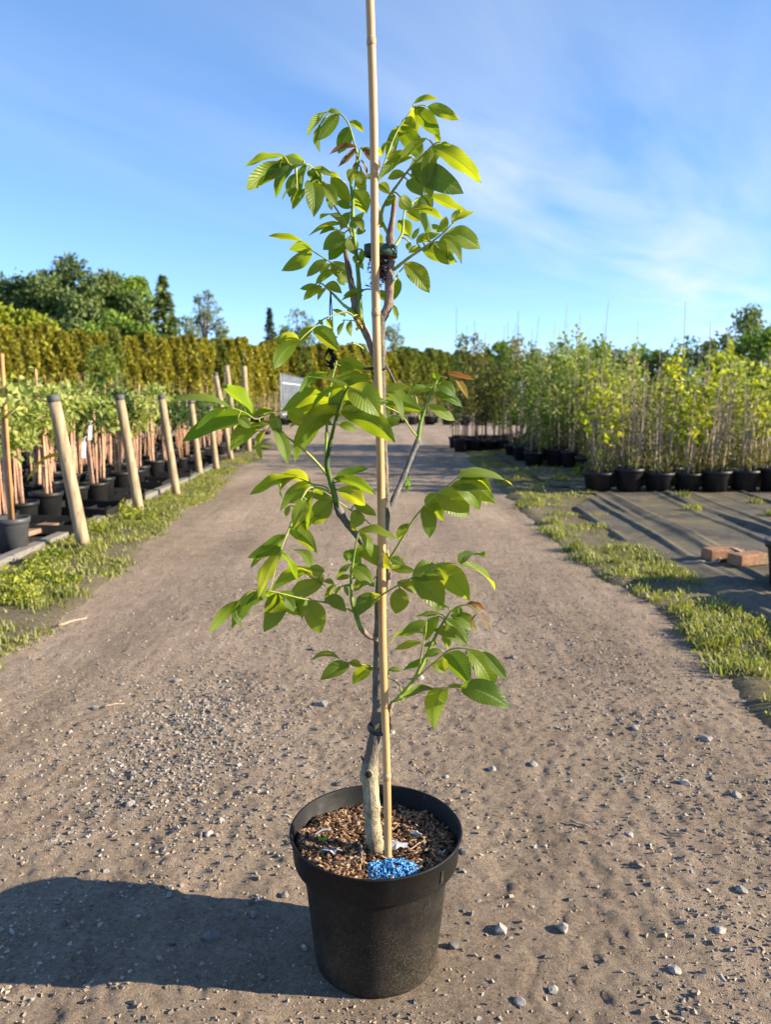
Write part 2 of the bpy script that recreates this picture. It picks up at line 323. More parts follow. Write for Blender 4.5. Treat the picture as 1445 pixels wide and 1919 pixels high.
('leaf','rach',[(-0.0745,1.1950,0.8194),(-0.0585,1.2013,0.8067),(-0.0369,1.2094,0.7914),(-0.0231,1.2150,0.7784)],[0.0017,0.0015,0.0014,0.0010]),
('leaf','rach',[(0.0535,1.3150,0.9133),(0.0437,1.3072,0.9243),(0.0348,1.2984,0.9382),(0.0222,1.2877,0.9531),(0.0018,1.2749,0.9636),(-0.0114,1.2650,0.9750)],[0.0020,0.0018,0.0016,0.0014,0.0012,0.0009]),
('leaf','rach',[(0.0572,1.3150,0.9415),(0.0554,1.3313,0.9607),(0.0501,1.3512,0.9842),(0.0344,1.3650,0.9902)],[0.0018,0.0016,0.0014,0.0010]),
('leaf','rach',[(0.0049,1.2450,0.7140),(0.0225,1.2301,0.7461),(0.0441,1.2104,0.7875),(0.0617,1.1972,0.8117),(0.0756,1.1879,0.8269),(0.0925,1.1767,0.8442),(0.1108,1.1650,0.8605)],[0.0026,0.0024,0.0020,0.0018,0.0017,0.0014,0.0010]),
('leaf','rach',[(0.0052,1.2450,0.7121),(0.0076,1.2562,0.7076),(0.0117,1.2765,0.6991),(0.0180,1.3050,0.6874)],[0.0013,0.0013,0.0012,0.0009]),
('leaf','rach',[(-0.0461,1.2000,0.6322),(-0.0334,1.1927,0.6452),(-0.0086,1.1781,0.6709),(0.0086,1.1686,0.6851),(0.0423,1.1505,0.7088),(0.0747,1.1327,0.7307),(0.0937,1.1230,0.7370),(0.1094,1.1150,0.7364)],[0.0027,0.0024,0.0020,0.0018,0.0016,0.0014,0.0011,0.0009]),
('leaf','rach',[(-0.0478,1.2000,0.6377),(-0.0686,1.1935,0.6505),(-0.0978,1.1850,0.6600),(-0.1299,1.1756,0.6680),(-0.1564,1.1676,0.6772),(-0.1793,1.1606,0.6843),(-0.2003,1.1543,0.6877),(-0.2262,1.1450,0.6721)],[0.0026,0.0022,0.0019,0.0017,0.0015,0.0013,0.0011,0.0008]),
('leaf','rach',[(-0.0620,1.2000,0.6450),(-0.0811,1.2248,0.6577),(-0.1009,1.2494,0.6707),(-0.1253,1.2750,0.6816)],[0.0017,0.0016,0.0013,0.0009]),
('leaf','rach',[(-0.0094,1.2600,0.5231),(-0.0318,1.2531,0.5315),(-0.0612,1.2440,0.5398),(-0.0902,1.2350,0.5476)],[0.0015,0.0014,0.0012,0.0008]),
('leaf','rach',[(0.0274,1.2450,0.4884),(0.0227,1.2553,0.4953),(0.0163,1.2635,0.4993),(0.0050,1.2750,0.5016)],[0.0018,0.0018,0.0016,0.0014]),
('leaf','rach',[(0.0489,1.2550,0.5053),(0.0568,1.2423,0.5354),(0.0611,1.2272,0.5713),(0.0650,1.2150,0.5998)],[0.0022,0.0020,0.0016,0.0010]),
('leaf','rach',[(0.0415,1.2550,0.4954),(0.0649,1.2386,0.5271),(0.0859,1.2247,0.5513),(0.1047,1.2120,0.5727),(0.1269,1.2004,0.5793),(0.1554,1.1850,0.5790)],[0.0022,0.0020,0.0018,0.0017,0.0015,0.0010]),
('leaf','rach',[(0.0162,1.2450,0.4711),(0.0388,1.2276,0.4868),(0.0635,1.2076,0.5056),(0.0841,1.1915,0.5153),(0.1172,1.1650,0.5269)],[0.0020,0.0018,0.0016,0.0014,0.0010]),
('leaf','rach',[(0.1083,1.2850,0.6131),(0.1221,1.2721,0.6284),(0.1394,1.2592,0.6340),(0.1546,1.2450,0.6258)],[0.0018,0.0016,0.0014,0.0011]),
]
# leaflets: (axis it grows from, joint on the axis or None, base, tip, breadth, hue)
LEAFLETS = [
(18,(0.0445,1.2950,1.4283),(0.0430,1.2950,1.4324),(0.0779,1.2993,1.4407),0.0087,'g'),
(18,(0.0445,1.2950,1.4283),(0.0663,1.2979,1.4307),(0.1112,1.3115,1.4175),0.0180,'g'),
(18,None,(0.0459,1.2950,1.4283),(0.0825,1.3183,1.3969),0.0246,'g'),
(18,None,(0.0256,1.2885,1.4058),(0.0452,1.2938,1.3966),0.0217,'g'),
(18,None,(0.0212,1.2863,1.3970),(0.0557,1.3098,1.3601),0.0274,'g'),
(19,(0.0692,1.1896,1.3408),(0.0596,1.1860,1.3485),(0.0263,1.1844,1.3242),0.0120,'g'),
(18,(0.0126,1.2811,1.3754),(0.0068,1.2826,1.3782),(0.0083,1.2879,1.3455),0.0130,'g'),
(18,(0.0099,1.2795,1.3688),(0.0025,1.2812,1.3723),(-0.0041,1.2740,1.3533),0.0081,'g'),
(19,None,(0.0666,1.1908,1.3399),(0.1315,1.1882,1.2947),0.0268,'g'),
(19,None,(0.0788,1.1855,1.3421),(0.0713,1.1818,1.3518),0.0075,'g'),
(19,None,(0.0804,1.1850,1.3420),(0.0930,1.1856,1.3396),0.0048,'g'),
(19,None,(0.0365,1.2081,1.3155),(0.1071,1.2141,1.2839),0.0341,'g'),
(19,(0.0451,1.2036,1.3213),(0.0375,1.2006,1.3275),(-0.0044,1.1854,1.2953),0.0130,'g'),
(19,(0.0313,1.2119,1.3086),(0.0366,1.2110,1.3046),(0.0661,1.2234,1.3092),0.0170,'g'),
(19,(0.0266,1.2150,1.3035),(0.0327,1.2161,1.2994),(0.0530,1.2058,1.2767),0.0198,'g'),
(20,(0.0660,1.3325,1.3064),(0.0571,1.3356,1.3245),(0.0705,1.3287,1.3084),0.0127,'g'),
(19,None,(0.0284,1.2130,1.3077),(0.0065,1.2158,1.3019),0.0124,'g'),
(18,None,(-0.0076,1.2663,1.3137),(-0.0317,1.2573,1.3127),0.0092,'g'),
(18,None,(-0.0104,1.2646,1.3065),(0.0044,1.2544,1.2903),0.0143,'g'),
(20,None,(0.0677,1.3340,1.3083),(0.1311,1.3575,1.2845),0.0167,'g'),
(20,None,(0.0584,1.3272,1.3038),(0.0732,1.3200,1.2814),0.0181,'g'),
(20,(0.0383,1.3093,1.2845),(0.0422,1.3084,1.2800),(0.0891,1.3306,1.2684),0.0143,'g'),
(20,None,(0.0337,1.3007,1.2734),(0.0549,1.3094,1.2625),0.0172,'g'),
(19,(0.0108,1.2254,1.2854),(0.0219,1.2238,1.2776),(0.0390,1.2349,1.2642),0.0195,'g'),
(20,(0.0286,1.2888,1.2560),(0.0202,1.2890,1.2568),(0.0372,1.2939,1.2351),0.0235,'g'),
(18,(-0.0071,1.2523,1.2546),(-0.0232,1.2495,1.2498),(-0.0033,1.2599,1.2396),0.0114,'g'),
(18,(-0.0021,1.2488,1.2407),(-0.0176,1.2507,1.2336),(-0.0071,1.2625,1.2132),0.0120,'g'),
(19,(0.0092,1.2265,1.2834),(0.0149,1.2280,1.2799),(0.0010,1.2240,1.2657),0.0112,'g'),
(21,None,(0.1001,1.2050,1.2356),(0.1092,1.2020,1.2528),0.0116,'g'),
(21,(0.1001,1.2050,1.2356),(0.1040,1.2037,1.2406),(0.1275,1.1940,1.2479),0.0088,'g'),
(21,None,(0.0848,1.2125,1.2242),(0.0893,1.2027,1.2425),0.0125,'g'),
(21,None,(0.0828,1.2130,1.2248),(0.0706,1.2098,1.2335),0.0097,'g'),
(21,None,(0.0910,1.2111,1.2231),(0.1377,1.2164,1.2033),0.0310,'g'),
(21,None,(0.0817,1.2153,1.2165),(0.1093,1.1929,1.1806),0.0125,'g'),
(21,None,(0.0742,1.2188,1.2112),(0.0940,1.2253,1.1832),0.0210,'g'),
(21,None,(0.0559,1.2265,1.2013),(0.1019,1.2185,1.1837),0.0231,'g'),
(22,None,(0.0303,1.2715,1.1887),(0.0652,1.2616,1.1477),0.0287,'g'),
(22,(0.0168,1.2507,1.1646),(0.0207,1.2507,1.1623),(0.0145,1.2601,1.1348),0.0133,'g'),
(20,(0.0257,1.2736,1.2335),(0.0419,1.2734,1.2256),(0.0519,1.2700,1.2403),0.0082,'g'),
(21,(0.0605,1.2243,1.2054),(0.0557,1.2242,1.2122),(0.0798,1.2296,1.2235),0.0107,'g'),
(20,(0.0230,1.2692,1.2277),(0.0373,1.2654,1.2199),(0.0375,1.2714,1.2084),0.0087,'g'),
(21,(0.0542,1.2270,1.2017),(0.0473,1.2238,1.2108),(0.0615,1.2288,1.2252),0.0112,'g'),
(21,None,(0.0517,1.2271,1.2047),(0.0378,1.2326,1.1988),0.0099,'g'),
(21,None,(0.0681,1.2205,1.2116),(0.0509,1.2117,1.2166),0.0084,'g'),
(21,None,(0.0655,1.2231,1.2040),(0.0827,1.2286,1.2130),0.0084,'g'),
(23,None,(-0.0706,1.2801,1.4146),(-0.0890,1.2776,1.4165),0.0069,'g'),
(23,None,(-0.0721,1.2806,1.4132),(-0.1006,1.2841,1.3808),0.0195,'g'),
(23,(-0.0824,1.2850,1.4174),(-0.0931,1.2821,1.4158),(-0.1168,1.2636,1.3790),0.0120,'g'),
(23,(-0.0824,1.2850,1.4174),(-0.1000,1.2806,1.3992),(-0.1031,1.2986,1.3665),0.0098,'g'),
(23,(-0.0824,1.2850,1.4174),(-0.1038,1.2800,1.3958),(-0.1104,1.2866,1.3734),0.0075,'g'),
(23,None,(-0.0574,1.2692,1.3907),(-0.0720,1.2857,1.3614),0.0216,'g'),
(23,None,(-0.0554,1.2722,1.3997),(-0.0364,1.2829,1.3891),0.0114,'g'),
(23,None,(-0.0442,1.2552,1.3578),(-0.0812,1.2491,1.3454),0.0073,'r'),
(23,None,(-0.0428,1.2545,1.3562),(-0.0690,1.2492,1.3307),0.0096,'r'),
(11,None,(-0.0368,1.2450,1.3534),(-0.0103,1.2460,1.3271),0.0123,'r'),
(11,(-0.0383,1.2450,1.3521),(-0.0215,1.2476,1.3537),(-0.0074,1.2406,1.3416),0.0090,'g'),
(11,None,(-0.0378,1.2467,1.3367),(-0.0288,1.2534,1.3144),0.0045,'r'),
(11,None,(-0.0390,1.2468,1.3354),(-0.0500,1.2522,1.3230),0.0068,'r'),
(11,(-0.0425,1.2476,1.3281),(-0.0385,1.2476,1.3276),(-0.0371,1.2560,1.3078),0.0039,'g'),
(24,(-0.1373,1.1550,1.3059),(-0.1433,1.1517,1.3143),(-0.1942,1.1752,1.3087),0.0083,'g'),
(24,None,(-0.1386,1.1550,1.3059),(-0.1859,1.1281,1.2676),0.0235,'g'),
(24,None,(-0.1133,1.1709,1.3103),(-0.1679,1.1605,1.2832),0.0190,'g'),
(24,(-0.1163,1.1689,1.3079),(-0.1173,1.1693,1.3141),(-0.1514,1.1837,1.3182),0.0111,'g'),
(24,None,(-0.1277,1.1616,1.3035),(-0.1526,1.1534,1.2628),0.0137,'g'),
(24,(-0.1277,1.1616,1.3040),(-0.1268,1.1643,1.2947),(-0.1368,1.1658,1.2670),0.0163,'g'),
(24,(-0.1277,1.1616,1.3040),(-0.1278,1.1581,1.2732),(-0.1444,1.1537,1.2583),0.0037,'g'),
(24,(-0.1277,1.1616,1.3040),(-0.1254,1.1549,1.2694),(-0.1321,1.1466,1.2514),0.0052,'g'),
(24,(-0.0951,1.1881,1.2935),(-0.1158,1.1829,1.2788),(-0.1344,1.1892,1.2552),0.0113,'g'),
(24,(-0.0979,1.1849,1.2971),(-0.1095,1.1888,1.2910),(-0.1046,1.1722,1.2431),0.0275,'g'),
(24,(-0.1076,1.1752,1.3062),(-0.1118,1.1733,1.3001),(-0.0953,1.1859,1.2877),0.0159,'g'),
(24,None,(-0.1042,1.1777,1.3046),(-0.0812,1.1786,1.2990),0.0091,'g'),
(25,None,(-0.0921,1.1916,1.3007),(-0.0691,1.1893,1.2958),0.0065,'g'),
(24,None,(-0.0916,1.1934,1.2871),(-0.0731,1.1844,1.2592),0.0195,'g'),
(24,None,(-0.0865,1.2032,1.2740),(-0.0814,1.2051,1.2562),0.0098,'g'),
(25,None,(-0.0811,1.2077,1.3011),(-0.0568,1.2225,1.2701),0.0197,'g'),
(24,(-0.0779,1.2119,1.2641),(-0.0734,1.2118,1.2669),(-0.0536,1.2101,1.2594),0.0110,'g'),
(11,None,(-0.0456,1.2481,1.3237),(-0.0529,1.2387,1.3026),0.0147,'g'),
(10,None,(-0.0499,1.2450,1.2921),(-0.0320,1.2601,1.2658),0.0283,'g'),
(11,None,(-0.0457,1.2499,1.3068),(-0.0314,1.2410,1.2925),0.0142,'g'),
(10,(-0.0507,1.2450,1.2598),(-0.0552,1.2450,1.2597),(-0.0673,1.2448,1.2379),0.0148,'g'),
(24,None,(-0.0542,1.2377,1.2324),(-0.0354,1.2481,1.2577),0.0130,'g'),
(10,None,(-0.0473,1.2450,1.2529),(-0.0352,1.2365,1.2322),0.0131,'g'),
(24,(-0.0615,1.2301,1.2420),(-0.0659,1.2307,1.2399),(-0.1130,1.2523,1.2290),0.0107,'g'),
(24,(-0.0584,1.2340,1.2368),(-0.0710,1.2350,1.2305),(-0.0985,1.2429,1.2272),0.0068,'g'),
(24,(-0.0555,1.2376,1.2320),(-0.0626,1.2358,1.2280),(-0.0918,1.2334,1.2058),0.0221,'g'),
(24,(-0.0515,1.2433,1.2240),(-0.0615,1.2411,1.2195),(-0.0854,1.2536,1.1942),0.0222,'g'),
(24,(-0.0513,1.2435,1.2238),(-0.0573,1.2427,1.2211),(-0.0503,1.2417,1.2004),0.0199,'g'),
(10,(-0.0462,1.2450,1.2040),(-0.0362,1.2478,1.2056),(-0.0394,1.2550,1.1869),0.0103,'g'),
(10,(-0.0492,1.2450,1.2294),(-0.0446,1.2450,1.2298),(-0.0319,1.2512,1.2337),0.0114,'g'),
(11,None,(-0.0470,1.2486,1.3198),(-0.0329,1.2474,1.3008),0.0155,'g'),
(26,None,(-0.1360,1.3150,1.2297),(-0.1849,1.3144,1.2371),0.0115,'g'),
(26,None,(-0.1203,1.3063,1.2174),(-0.1653,1.3179,1.1882),0.0222,'g'),
(26,None,(-0.0953,1.2890,1.1972),(-0.1231,1.2882,1.1739),0.0154,'g'),
(26,None,(-0.0900,1.2844,1.1899),(-0.1029,1.2808,1.1768),0.0124,'g'),
(26,None,(-0.0891,1.2842,1.1907),(-0.0575,1.2803,1.1625),0.0242,'g'),
(26,(-0.0749,1.2757,1.1842),(-0.0777,1.2746,1.1793),(-0.1075,1.2703,1.1588),0.0123,'g'),
(26,(-0.0680,1.2712,1.1799),(-0.0739,1.2742,1.1707),(-0.0664,1.2813,1.1580),0.0118,'g'),
(27,(-0.1042,1.2827,1.1600),(-0.1072,1.2831,1.1554),(-0.1339,1.2831,1.1514),0.0101,'g'),
(27,None,(-0.1019,1.2805,1.1545),(-0.1278,1.2755,1.1349),0.0154,'g'),
(27,None,(-0.0950,1.2789,1.1577),(-0.0723,1.2688,1.1438),0.0154,'g'),
(27,None,(-0.0934,1.2764,1.1516),(-0.1065,1.2716,1.1339),0.0071,'g'),
(10,(-0.0452,1.2450,1.1947),(-0.0505,1.2458,1.1942),(-0.0365,1.2540,1.1789),0.0115,'g'),
(28,(-0.0635,1.2350,1.1093),(-0.0621,1.2346,1.1035),(-0.0802,1.2402,1.1131),0.0069,'g'),
(10,(-0.0412,1.2450,1.1440),(-0.0336,1.2462,1.1445),(-0.0627,1.2519,1.1368),0.0104,'g'),
(10,(-0.0408,1.2450,1.1358),(-0.0359,1.2450,1.1360),(-0.0656,1.2499,1.1298),0.0052,'g'),
(10,(-0.0411,1.2450,1.1420),(-0.0149,1.2487,1.1437),(0.0068,1.2449,1.1256),0.0133,'g'),
(22,(0.0131,1.2450,1.1581),(0.0091,1.2491,1.1233),(0.0172,1.2438,1.0999),0.0075,'g'),
(29,(-0.0668,1.2736,1.1014),(-0.0671,1.2736,1.0972),(-0.0750,1.2733,1.0795),0.0077,'g'),
(29,None,(-0.0553,1.2612,1.0989),(-0.0551,1.2669,1.0779),0.0100,'g'),
(28,None,(-0.1122,1.2092,1.0860),(-0.1318,1.2151,1.0630),0.0141,'g'),
(28,None,(-0.1302,1.1958,1.0645),(-0.1636,1.1851,1.0262),0.0235,'g'),
(28,None,(-0.1094,1.2097,1.0841),(-0.0781,1.2299,1.0549),0.0248,'g'),
(28,None,(-0.0904,1.2212,1.0981),(-0.0831,1.2235,1.0853),0.0097,'g'),
(28,None,(-0.1022,1.2161,1.0963),(-0.0967,1.2168,1.0894),0.0062,'g'),
(30,None,(-0.0492,1.2276,1.0610),(-0.0528,1.2253,1.0636),0.0034,'g'),
(30,None,(-0.0366,1.2395,1.0555),(-0.0401,1.2398,1.0617),0.0041,'g'),
(27,None,(-0.0595,1.2543,1.1182),(-0.0489,1.2506,1.1073),0.0105,'g'),
(13,None,(-0.0736,1.2450,1.0370),(-0.0316,1.2526,1.0202),0.0140,'g'),
(13,(-0.0787,1.2431,1.0296),(-0.0718,1.2430,1.0279),(-0.0526,1.2498,1.0179),0.0176,'g'),
(13,None,(-0.0807,1.2350,1.0042),(-0.0288,1.2424,1.0069),0.0242,'g'),
(13,(-0.0825,1.2380,1.0143),(-0.0900,1.2393,1.0162),(-0.1300,1.2321,0.9894),0.0132,'g'),
(13,(-0.0883,1.2279,0.9839),(-0.0950,1.2284,0.9850),(-0.1565,1.2433,0.9605),0.0270,'g'),
(12,None,(-0.0552,1.1250,0.9969),(-0.1069,1.1473,0.9566),0.0087,'g'),
(12,None,(-0.0519,1.1254,0.9943),(-0.0134,1.1168,0.9573),0.0374,'g'),
(12,None,(-0.0597,1.1281,0.9903),(-0.0814,1.1384,0.9716),0.0201,'g'),
(12,(-0.0656,1.1371,0.9674),(-0.0713,1.1384,0.9693),(-0.1282,1.1539,0.9125),0.0298,'g'),
(12,(-0.0711,1.1432,0.9524),(-0.0780,1.1452,0.9546),(-0.1325,1.1830,0.8893),0.0239,'g'),
(12,None,(-0.0647,1.1400,0.9591),(0.0047,1.1416,0.9201),0.0347,'g'),
(36,(-0.0114,1.2650,0.9750),(-0.0106,1.2652,0.9898),(0.0230,1.2477,0.9467),0.0120,'g'),
(36,(-0.0111,1.2652,0.9747),(-0.0076,1.2662,0.9787),(0.0546,1.2927,0.9591),0.0286,'g'),
(12,(-0.0745,1.1477,0.9410),(-0.0687,1.1476,0.9396),(-0.0456,1.1525,0.9325),0.0130,'g'),
(12,(-0.0752,1.1487,0.9386),(-0.0791,1.1487,0.9395),(-0.0923,1.1518,0.9435),0.0082,'g'),
(32,None,(-0.1442,1.1447,0.9580),(-0.1199,1.1518,0.9428),0.0212,'g'),
(31,None,(-0.2220,1.1150,0.9660),(-0.2940,1.0869,0.9709),0.0093,'g'),
(31,None,(-0.1922,1.1293,0.9537),(-0.2903,1.1577,0.9184),0.0263,'g'),
(31,(-0.2084,1.1217,0.9601),(-0.2129,1.1222,0.9496),(-0.1981,1.1257,0.9371),0.0141,'g'),
(31,(-0.1852,1.1334,0.9493),(-0.1823,1.1330,0.9415),(-0.2233,1.1398,0.9058),0.0264,'g'),
(32,None,(-0.1612,1.1370,0.9582),(-0.1934,1.1459,0.9522),0.0095,'g'),
(31,None,(-0.1677,1.1413,0.9547),(-0.1573,1.1457,0.9260),0.0163,'g'),
(31,(-0.1585,1.1494,0.9410),(-0.1738,1.1515,0.9332),(-0.1805,1.1315,0.8948),0.0103,'g'),
(31,(-0.1573,1.1506,0.9382),(-0.1634,1.1492,0.9350),(-0.1478,1.1462,0.8881),0.0199,'g'),
(31,(-0.1622,1.1458,0.9487),(-0.1708,1.1467,0.9437),(-0.1885,1.1403,0.9324),0.0103,'g'),
(33,None,(-0.1407,1.2248,0.8537),(-0.2093,1.2374,0.8271),0.0148,'g'),
(33,None,(-0.1186,1.2166,0.8468),(-0.1623,1.2239,0.8056),0.0191,'g'),
(33,None,(-0.1170,1.2154,0.8418),(-0.0860,1.1997,0.8253),0.0169,'g'),
(12,(-0.0845,1.1800,0.8541),(-0.0793,1.1799,0.8557),(-0.0227,1.1634,0.8359),0.0164,'g'),
(12,(-0.0805,1.1862,0.8371),(-0.0736,1.1845,0.8389),(-0.0356,1.1687,0.8194),0.0258,'g'),
(34,(-0.1101,1.1806,0.8416),(-0.1109,1.1799,0.8341),(-0.1186,1.1630,0.7837),0.0186,'g'),
(34,(-0.1269,1.1683,0.8278),(-0.1198,1.1670,0.8250),(-0.1359,1.1475,0.7899),0.0220,'g'),
(12,(-0.0777,1.1912,0.8229),(-0.0825,1.1912,0.8217),(-0.1096,1.1897,0.7879),0.0282,'g'),
(34,(-0.1310,1.1626,0.8174),(-0.1124,1.1613,0.8098),(-0.1290,1.1657,0.7724),0.0219,'g'),
(35,(-0.0541,1.2029,0.8036),(-0.0484,1.2035,0.8127),(-0.0183,1.1948,0.7981),0.0154,'g'),
(35,(-0.0478,1.2053,0.7991),(-0.0449,1.2065,0.8037),(-0.0525,1.1934,0.7799),0.0227,'g'),
(34,(-0.1331,1.1597,0.8121),(-0.1452,1.1590,0.8173),(-0.1499,1.1555,0.8028),0.0085,'g'),
(12,(-0.0830,1.1823,0.8478),(-0.0752,1.1819,0.8500),(-0.0641,1.1766,0.8596),0.0107,'g'),
(34,None,(-0.1450,1.1443,0.7848),(-0.1097,1.1611,0.7479),0.0230,'g'),
(34,None,(-0.1511,1.1389,0.7762),(-0.1954,1.1310,0.7349),0.0174,'g'),
(34,None,(-0.1551,1.1291,0.7580),(-0.1814,1.0945,0.6994),0.0214,'g'),
(34,None,(-0.1572,1.1259,0.7523),(-0.1807,1.1337,0.6845),0.0117,'g'),
(15,None,(-0.0417,1.1750,0.7769),(0.0098,1.1535,0.7674),0.0165,'g'),
(15,None,(-0.0471,1.1800,0.7477),(0.0028,1.1826,0.7176),0.0282,'g'),
(15,(-0.0478,1.1808,0.7432),(-0.0551,1.1802,0.7448),(-0.0600,1.1816,0.7275),0.0130,'g'),
(15,None,(-0.0529,1.1852,0.7196),(-0.0217,1.2047,0.6845),0.0248,'g'),
(15,(-0.0512,1.1851,0.7201),(-0.0555,1.1851,0.7207),(-0.0743,1.1931,0.7002),0.0087,'g'),
(15,(-0.0420,1.1750,0.7742),(-0.0467,1.1750,0.7751),(-0.0531,1.1741,0.7843),0.0079,'g'),
(14,None,(0.0730,1.3263,0.9655),(0.1143,1.3393,0.9423),0.0190,'g'),
(14,None,(0.0821,1.3301,0.9850),(0.1257,1.3362,0.9638),0.0174,'g'),
(14,None,(0.0877,1.3330,1.0006),(0.1153,1.3290,0.9819),0.0221,'g'),
(14,None,(0.0877,1.3336,1.0046),(0.0833,1.3288,1.0185),0.0111,'g'),
(14,(0.0897,1.3350,1.0124),(0.0987,1.3356,1.0194),(0.1451,1.3383,1.0097),0.0103,'r'),
(14,(0.0897,1.3350,1.0124),(0.1183,1.3414,1.0125),(0.1404,1.3575,0.9802),0.0103,'r'),
(14,(0.0897,1.3350,1.0124),(0.1048,1.3358,1.0108),(0.0986,1.3342,1.0213),0.0079,'r'),
(37,(0.0499,1.3514,0.9843),(0.0521,1.3526,0.9902),(0.0794,1.3400,0.9952),0.0129,'g'),
(37,(0.0502,1.3507,0.9836),(0.0608,1.3485,0.9862),(0.0488,1.3493,0.9921),0.0096,'g'),
(37,None,(0.0344,1.3650,0.9902),(0.0234,1.3671,1.0074),0.0089,'r'),
(37,None,(0.0363,1.3641,0.9922),(0.0160,1.3566,0.9802),0.0186,'g'),
(36,(-0.0094,1.2665,0.9732),(0.0018,1.2677,0.9861),(0.0132,1.2736,0.9749),0.0166,'g'),
(14,None,(0.0623,1.3231,0.9499),(0.0227,1.3186,0.9477),0.0095,'g'),
(36,None,(0.0238,1.2915,0.9454),(0.0018,1.2900,0.9339),0.0162,'g'),
(14,(0.0808,1.3310,0.9910),(0.0689,1.3292,0.9959),(0.0432,1.3237,0.9823),0.0134,'g'),
(38,None,(0.1097,1.1650,0.8626),(0.1888,1.2006,0.8450),0.0169,'g'),
(38,(0.1103,1.1653,0.8601),(0.1133,1.1650,0.8562),(0.1656,1.1920,0.8198),0.0232,'g'),
(38,(0.0983,1.1730,0.8493),(0.1011,1.1730,0.8457),(0.1420,1.1934,0.8115),0.0270,'g'),
(38,None,(0.0782,1.1851,0.8331),(0.1237,1.1903,0.8010),0.0402,'g'),
(38,None,(0.0589,1.1983,0.8108),(0.0674,1.1879,0.7683),0.0233,'g'),
(38,None,(0.0681,1.1941,0.8151),(0.0890,1.2087,0.7885),0.0203,'g'),
(38,(0.0390,1.2152,0.7776),(0.0351,1.2152,0.7799),(0.0196,1.2151,0.7588),0.0148,'g'),
(38,None,(0.0068,1.2436,0.7171),(0.0285,1.2417,0.7081),0.0153,'g'),
(17,None,(0.0094,1.2363,0.7015),(0.0446,1.2303,0.6998),0.0129,'g'),
(40,None,(0.1088,1.1153,0.7363),(0.1600,1.1446,0.6930),0.0098,'g'),
(40,None,(0.0753,1.1321,0.7336),(0.1204,1.1316,0.6846),0.0371,'g'),
(40,None,(0.0586,1.1418,0.7191),(0.0844,1.1356,0.7090),0.0167,'g'),
(40,None,(0.0406,1.1512,0.7086),(0.0819,1.1498,0.6630),0.0378,'g'),
(40,(0.0206,1.1623,0.6935),(0.0181,1.1612,0.6982),(0.0505,1.1654,0.6841),0.0164,'g'),
(40,(0.0198,1.1627,0.6929),(0.0223,1.1625,0.6884),(0.0168,1.1553,0.6545),0.0274,'g'),
(40,None,(-0.0079,1.1771,0.6740),(-0.0361,1.1873,0.6460),0.0215,'g'),
(40,(-0.0146,1.1817,0.6647),(-0.0244,1.1843,0.6757),(-0.0413,1.1673,0.6482),0.0230,'g'),
(39,None,(0.0093,1.2675,0.7024),(0.0286,1.2682,0.7098),0.0126,'g'),
(42,(-0.1253,1.2750,0.6816),(-0.1258,1.2743,0.6883),(-0.1893,1.3003,0.6517),0.0217,'g'),
(42,None,(-0.1042,1.2533,0.6728),(-0.1580,1.2681,0.6438),0.0280,'g'),
(41,None,(-0.1559,1.1681,0.6728),(-0.1431,1.1622,0.6539),0.0158,'g'),
(42,(-0.1140,1.2633,0.6765),(-0.1023,1.2610,0.6925),(-0.1252,1.2534,0.6980),0.0126,'g'),
(42,None,(-0.1031,1.2545,0.6763),(-0.0878,1.2618,0.6707),0.0096,'g'),
(41,None,(-0.2262,1.1450,0.6721),(-0.2624,1.1332,0.6317),0.0162,'g'),
(41,None,(-0.2026,1.1536,0.6872),(-0.2347,1.1601,0.6311),0.0210,'g'),
(41,None,(-0.1825,1.1597,0.6842),(-0.2109,1.1588,0.6648),0.0171,'g'),
(41,None,(-0.1679,1.1641,0.6810),(-0.1879,1.1722,0.6231),0.0329,'g'),
(41,None,(-0.1249,1.1771,0.6669),(-0.1062,1.1823,0.6164),0.0312,'g'),
(41,(-0.0961,1.1855,0.6595),(-0.0943,1.1865,0.6668),(-0.0655,1.1738,0.6506),0.0203,'g'),
(42,(-0.0926,1.2391,0.6652),(-0.0813,1.2412,0.6758),(-0.0972,1.2356,0.6510),0.0102,'g'),
(15,None,(-0.0547,1.1887,0.7004),(-0.0750,1.1893,0.6959),0.0084,'g'),
(15,(-0.0512,1.1851,0.7202),(-0.0555,1.1851,0.7208),(-0.0727,1.1811,0.7036),0.0090,'g'),
(15,None,(-0.0531,1.1860,0.7152),(-0.0218,1.1779,0.6902),0.0222,'g'),
(15,(-0.0542,1.1913,0.6854),(-0.0647,1.1915,0.6853),(-0.0596,1.1910,0.6703),0.0070,'g'),
(15,(-0.0543,1.1917,0.6835),(-0.0700,1.1905,0.6838),(-0.0791,1.1944,0.6683),0.0063,'g'),
(15,(-0.0542,1.1913,0.6854),(-0.0437,1.1919,0.6852),(-0.0365,1.1862,0.6974),0.0119,'g'),
(15,(-0.0541,1.1893,0.6966),(-0.0295,1.1861,0.6974),(-0.0470,1.1850,0.6798),0.0139,'g'),
(17,(0.0052,1.2350,0.6987),(-0.0200,1.2411,0.6841),(-0.0385,1.2488,0.6709),0.0146,'g'),
(43,None,(-0.0757,1.2394,0.5472),(-0.1211,1.2413,0.5427),0.0104,'g'),
(43,None,(-0.0612,1.2441,0.5378),(-0.1014,1.2229,0.5210),0.0245,'g'),
(43,None,(-0.0251,1.2551,0.5300),(-0.0526,1.2649,0.4972),0.0225,'g'),
(43,None,(-0.0612,1.2441,0.5394),(-0.0419,1.2427,0.5345),0.0111,'g'),
(44,(0.0050,1.2750,0.5016),(0.0050,1.2755,0.5146),(0.0257,1.2793,0.5124),0.0092,'g'),
(43,None,(-0.0187,1.2571,0.5269),(-0.0301,1.2586,0.5209),0.0090,'g'),
(45,None,(0.0583,1.2235,0.5809),(0.0201,1.2228,0.5705),0.0124,'g'),
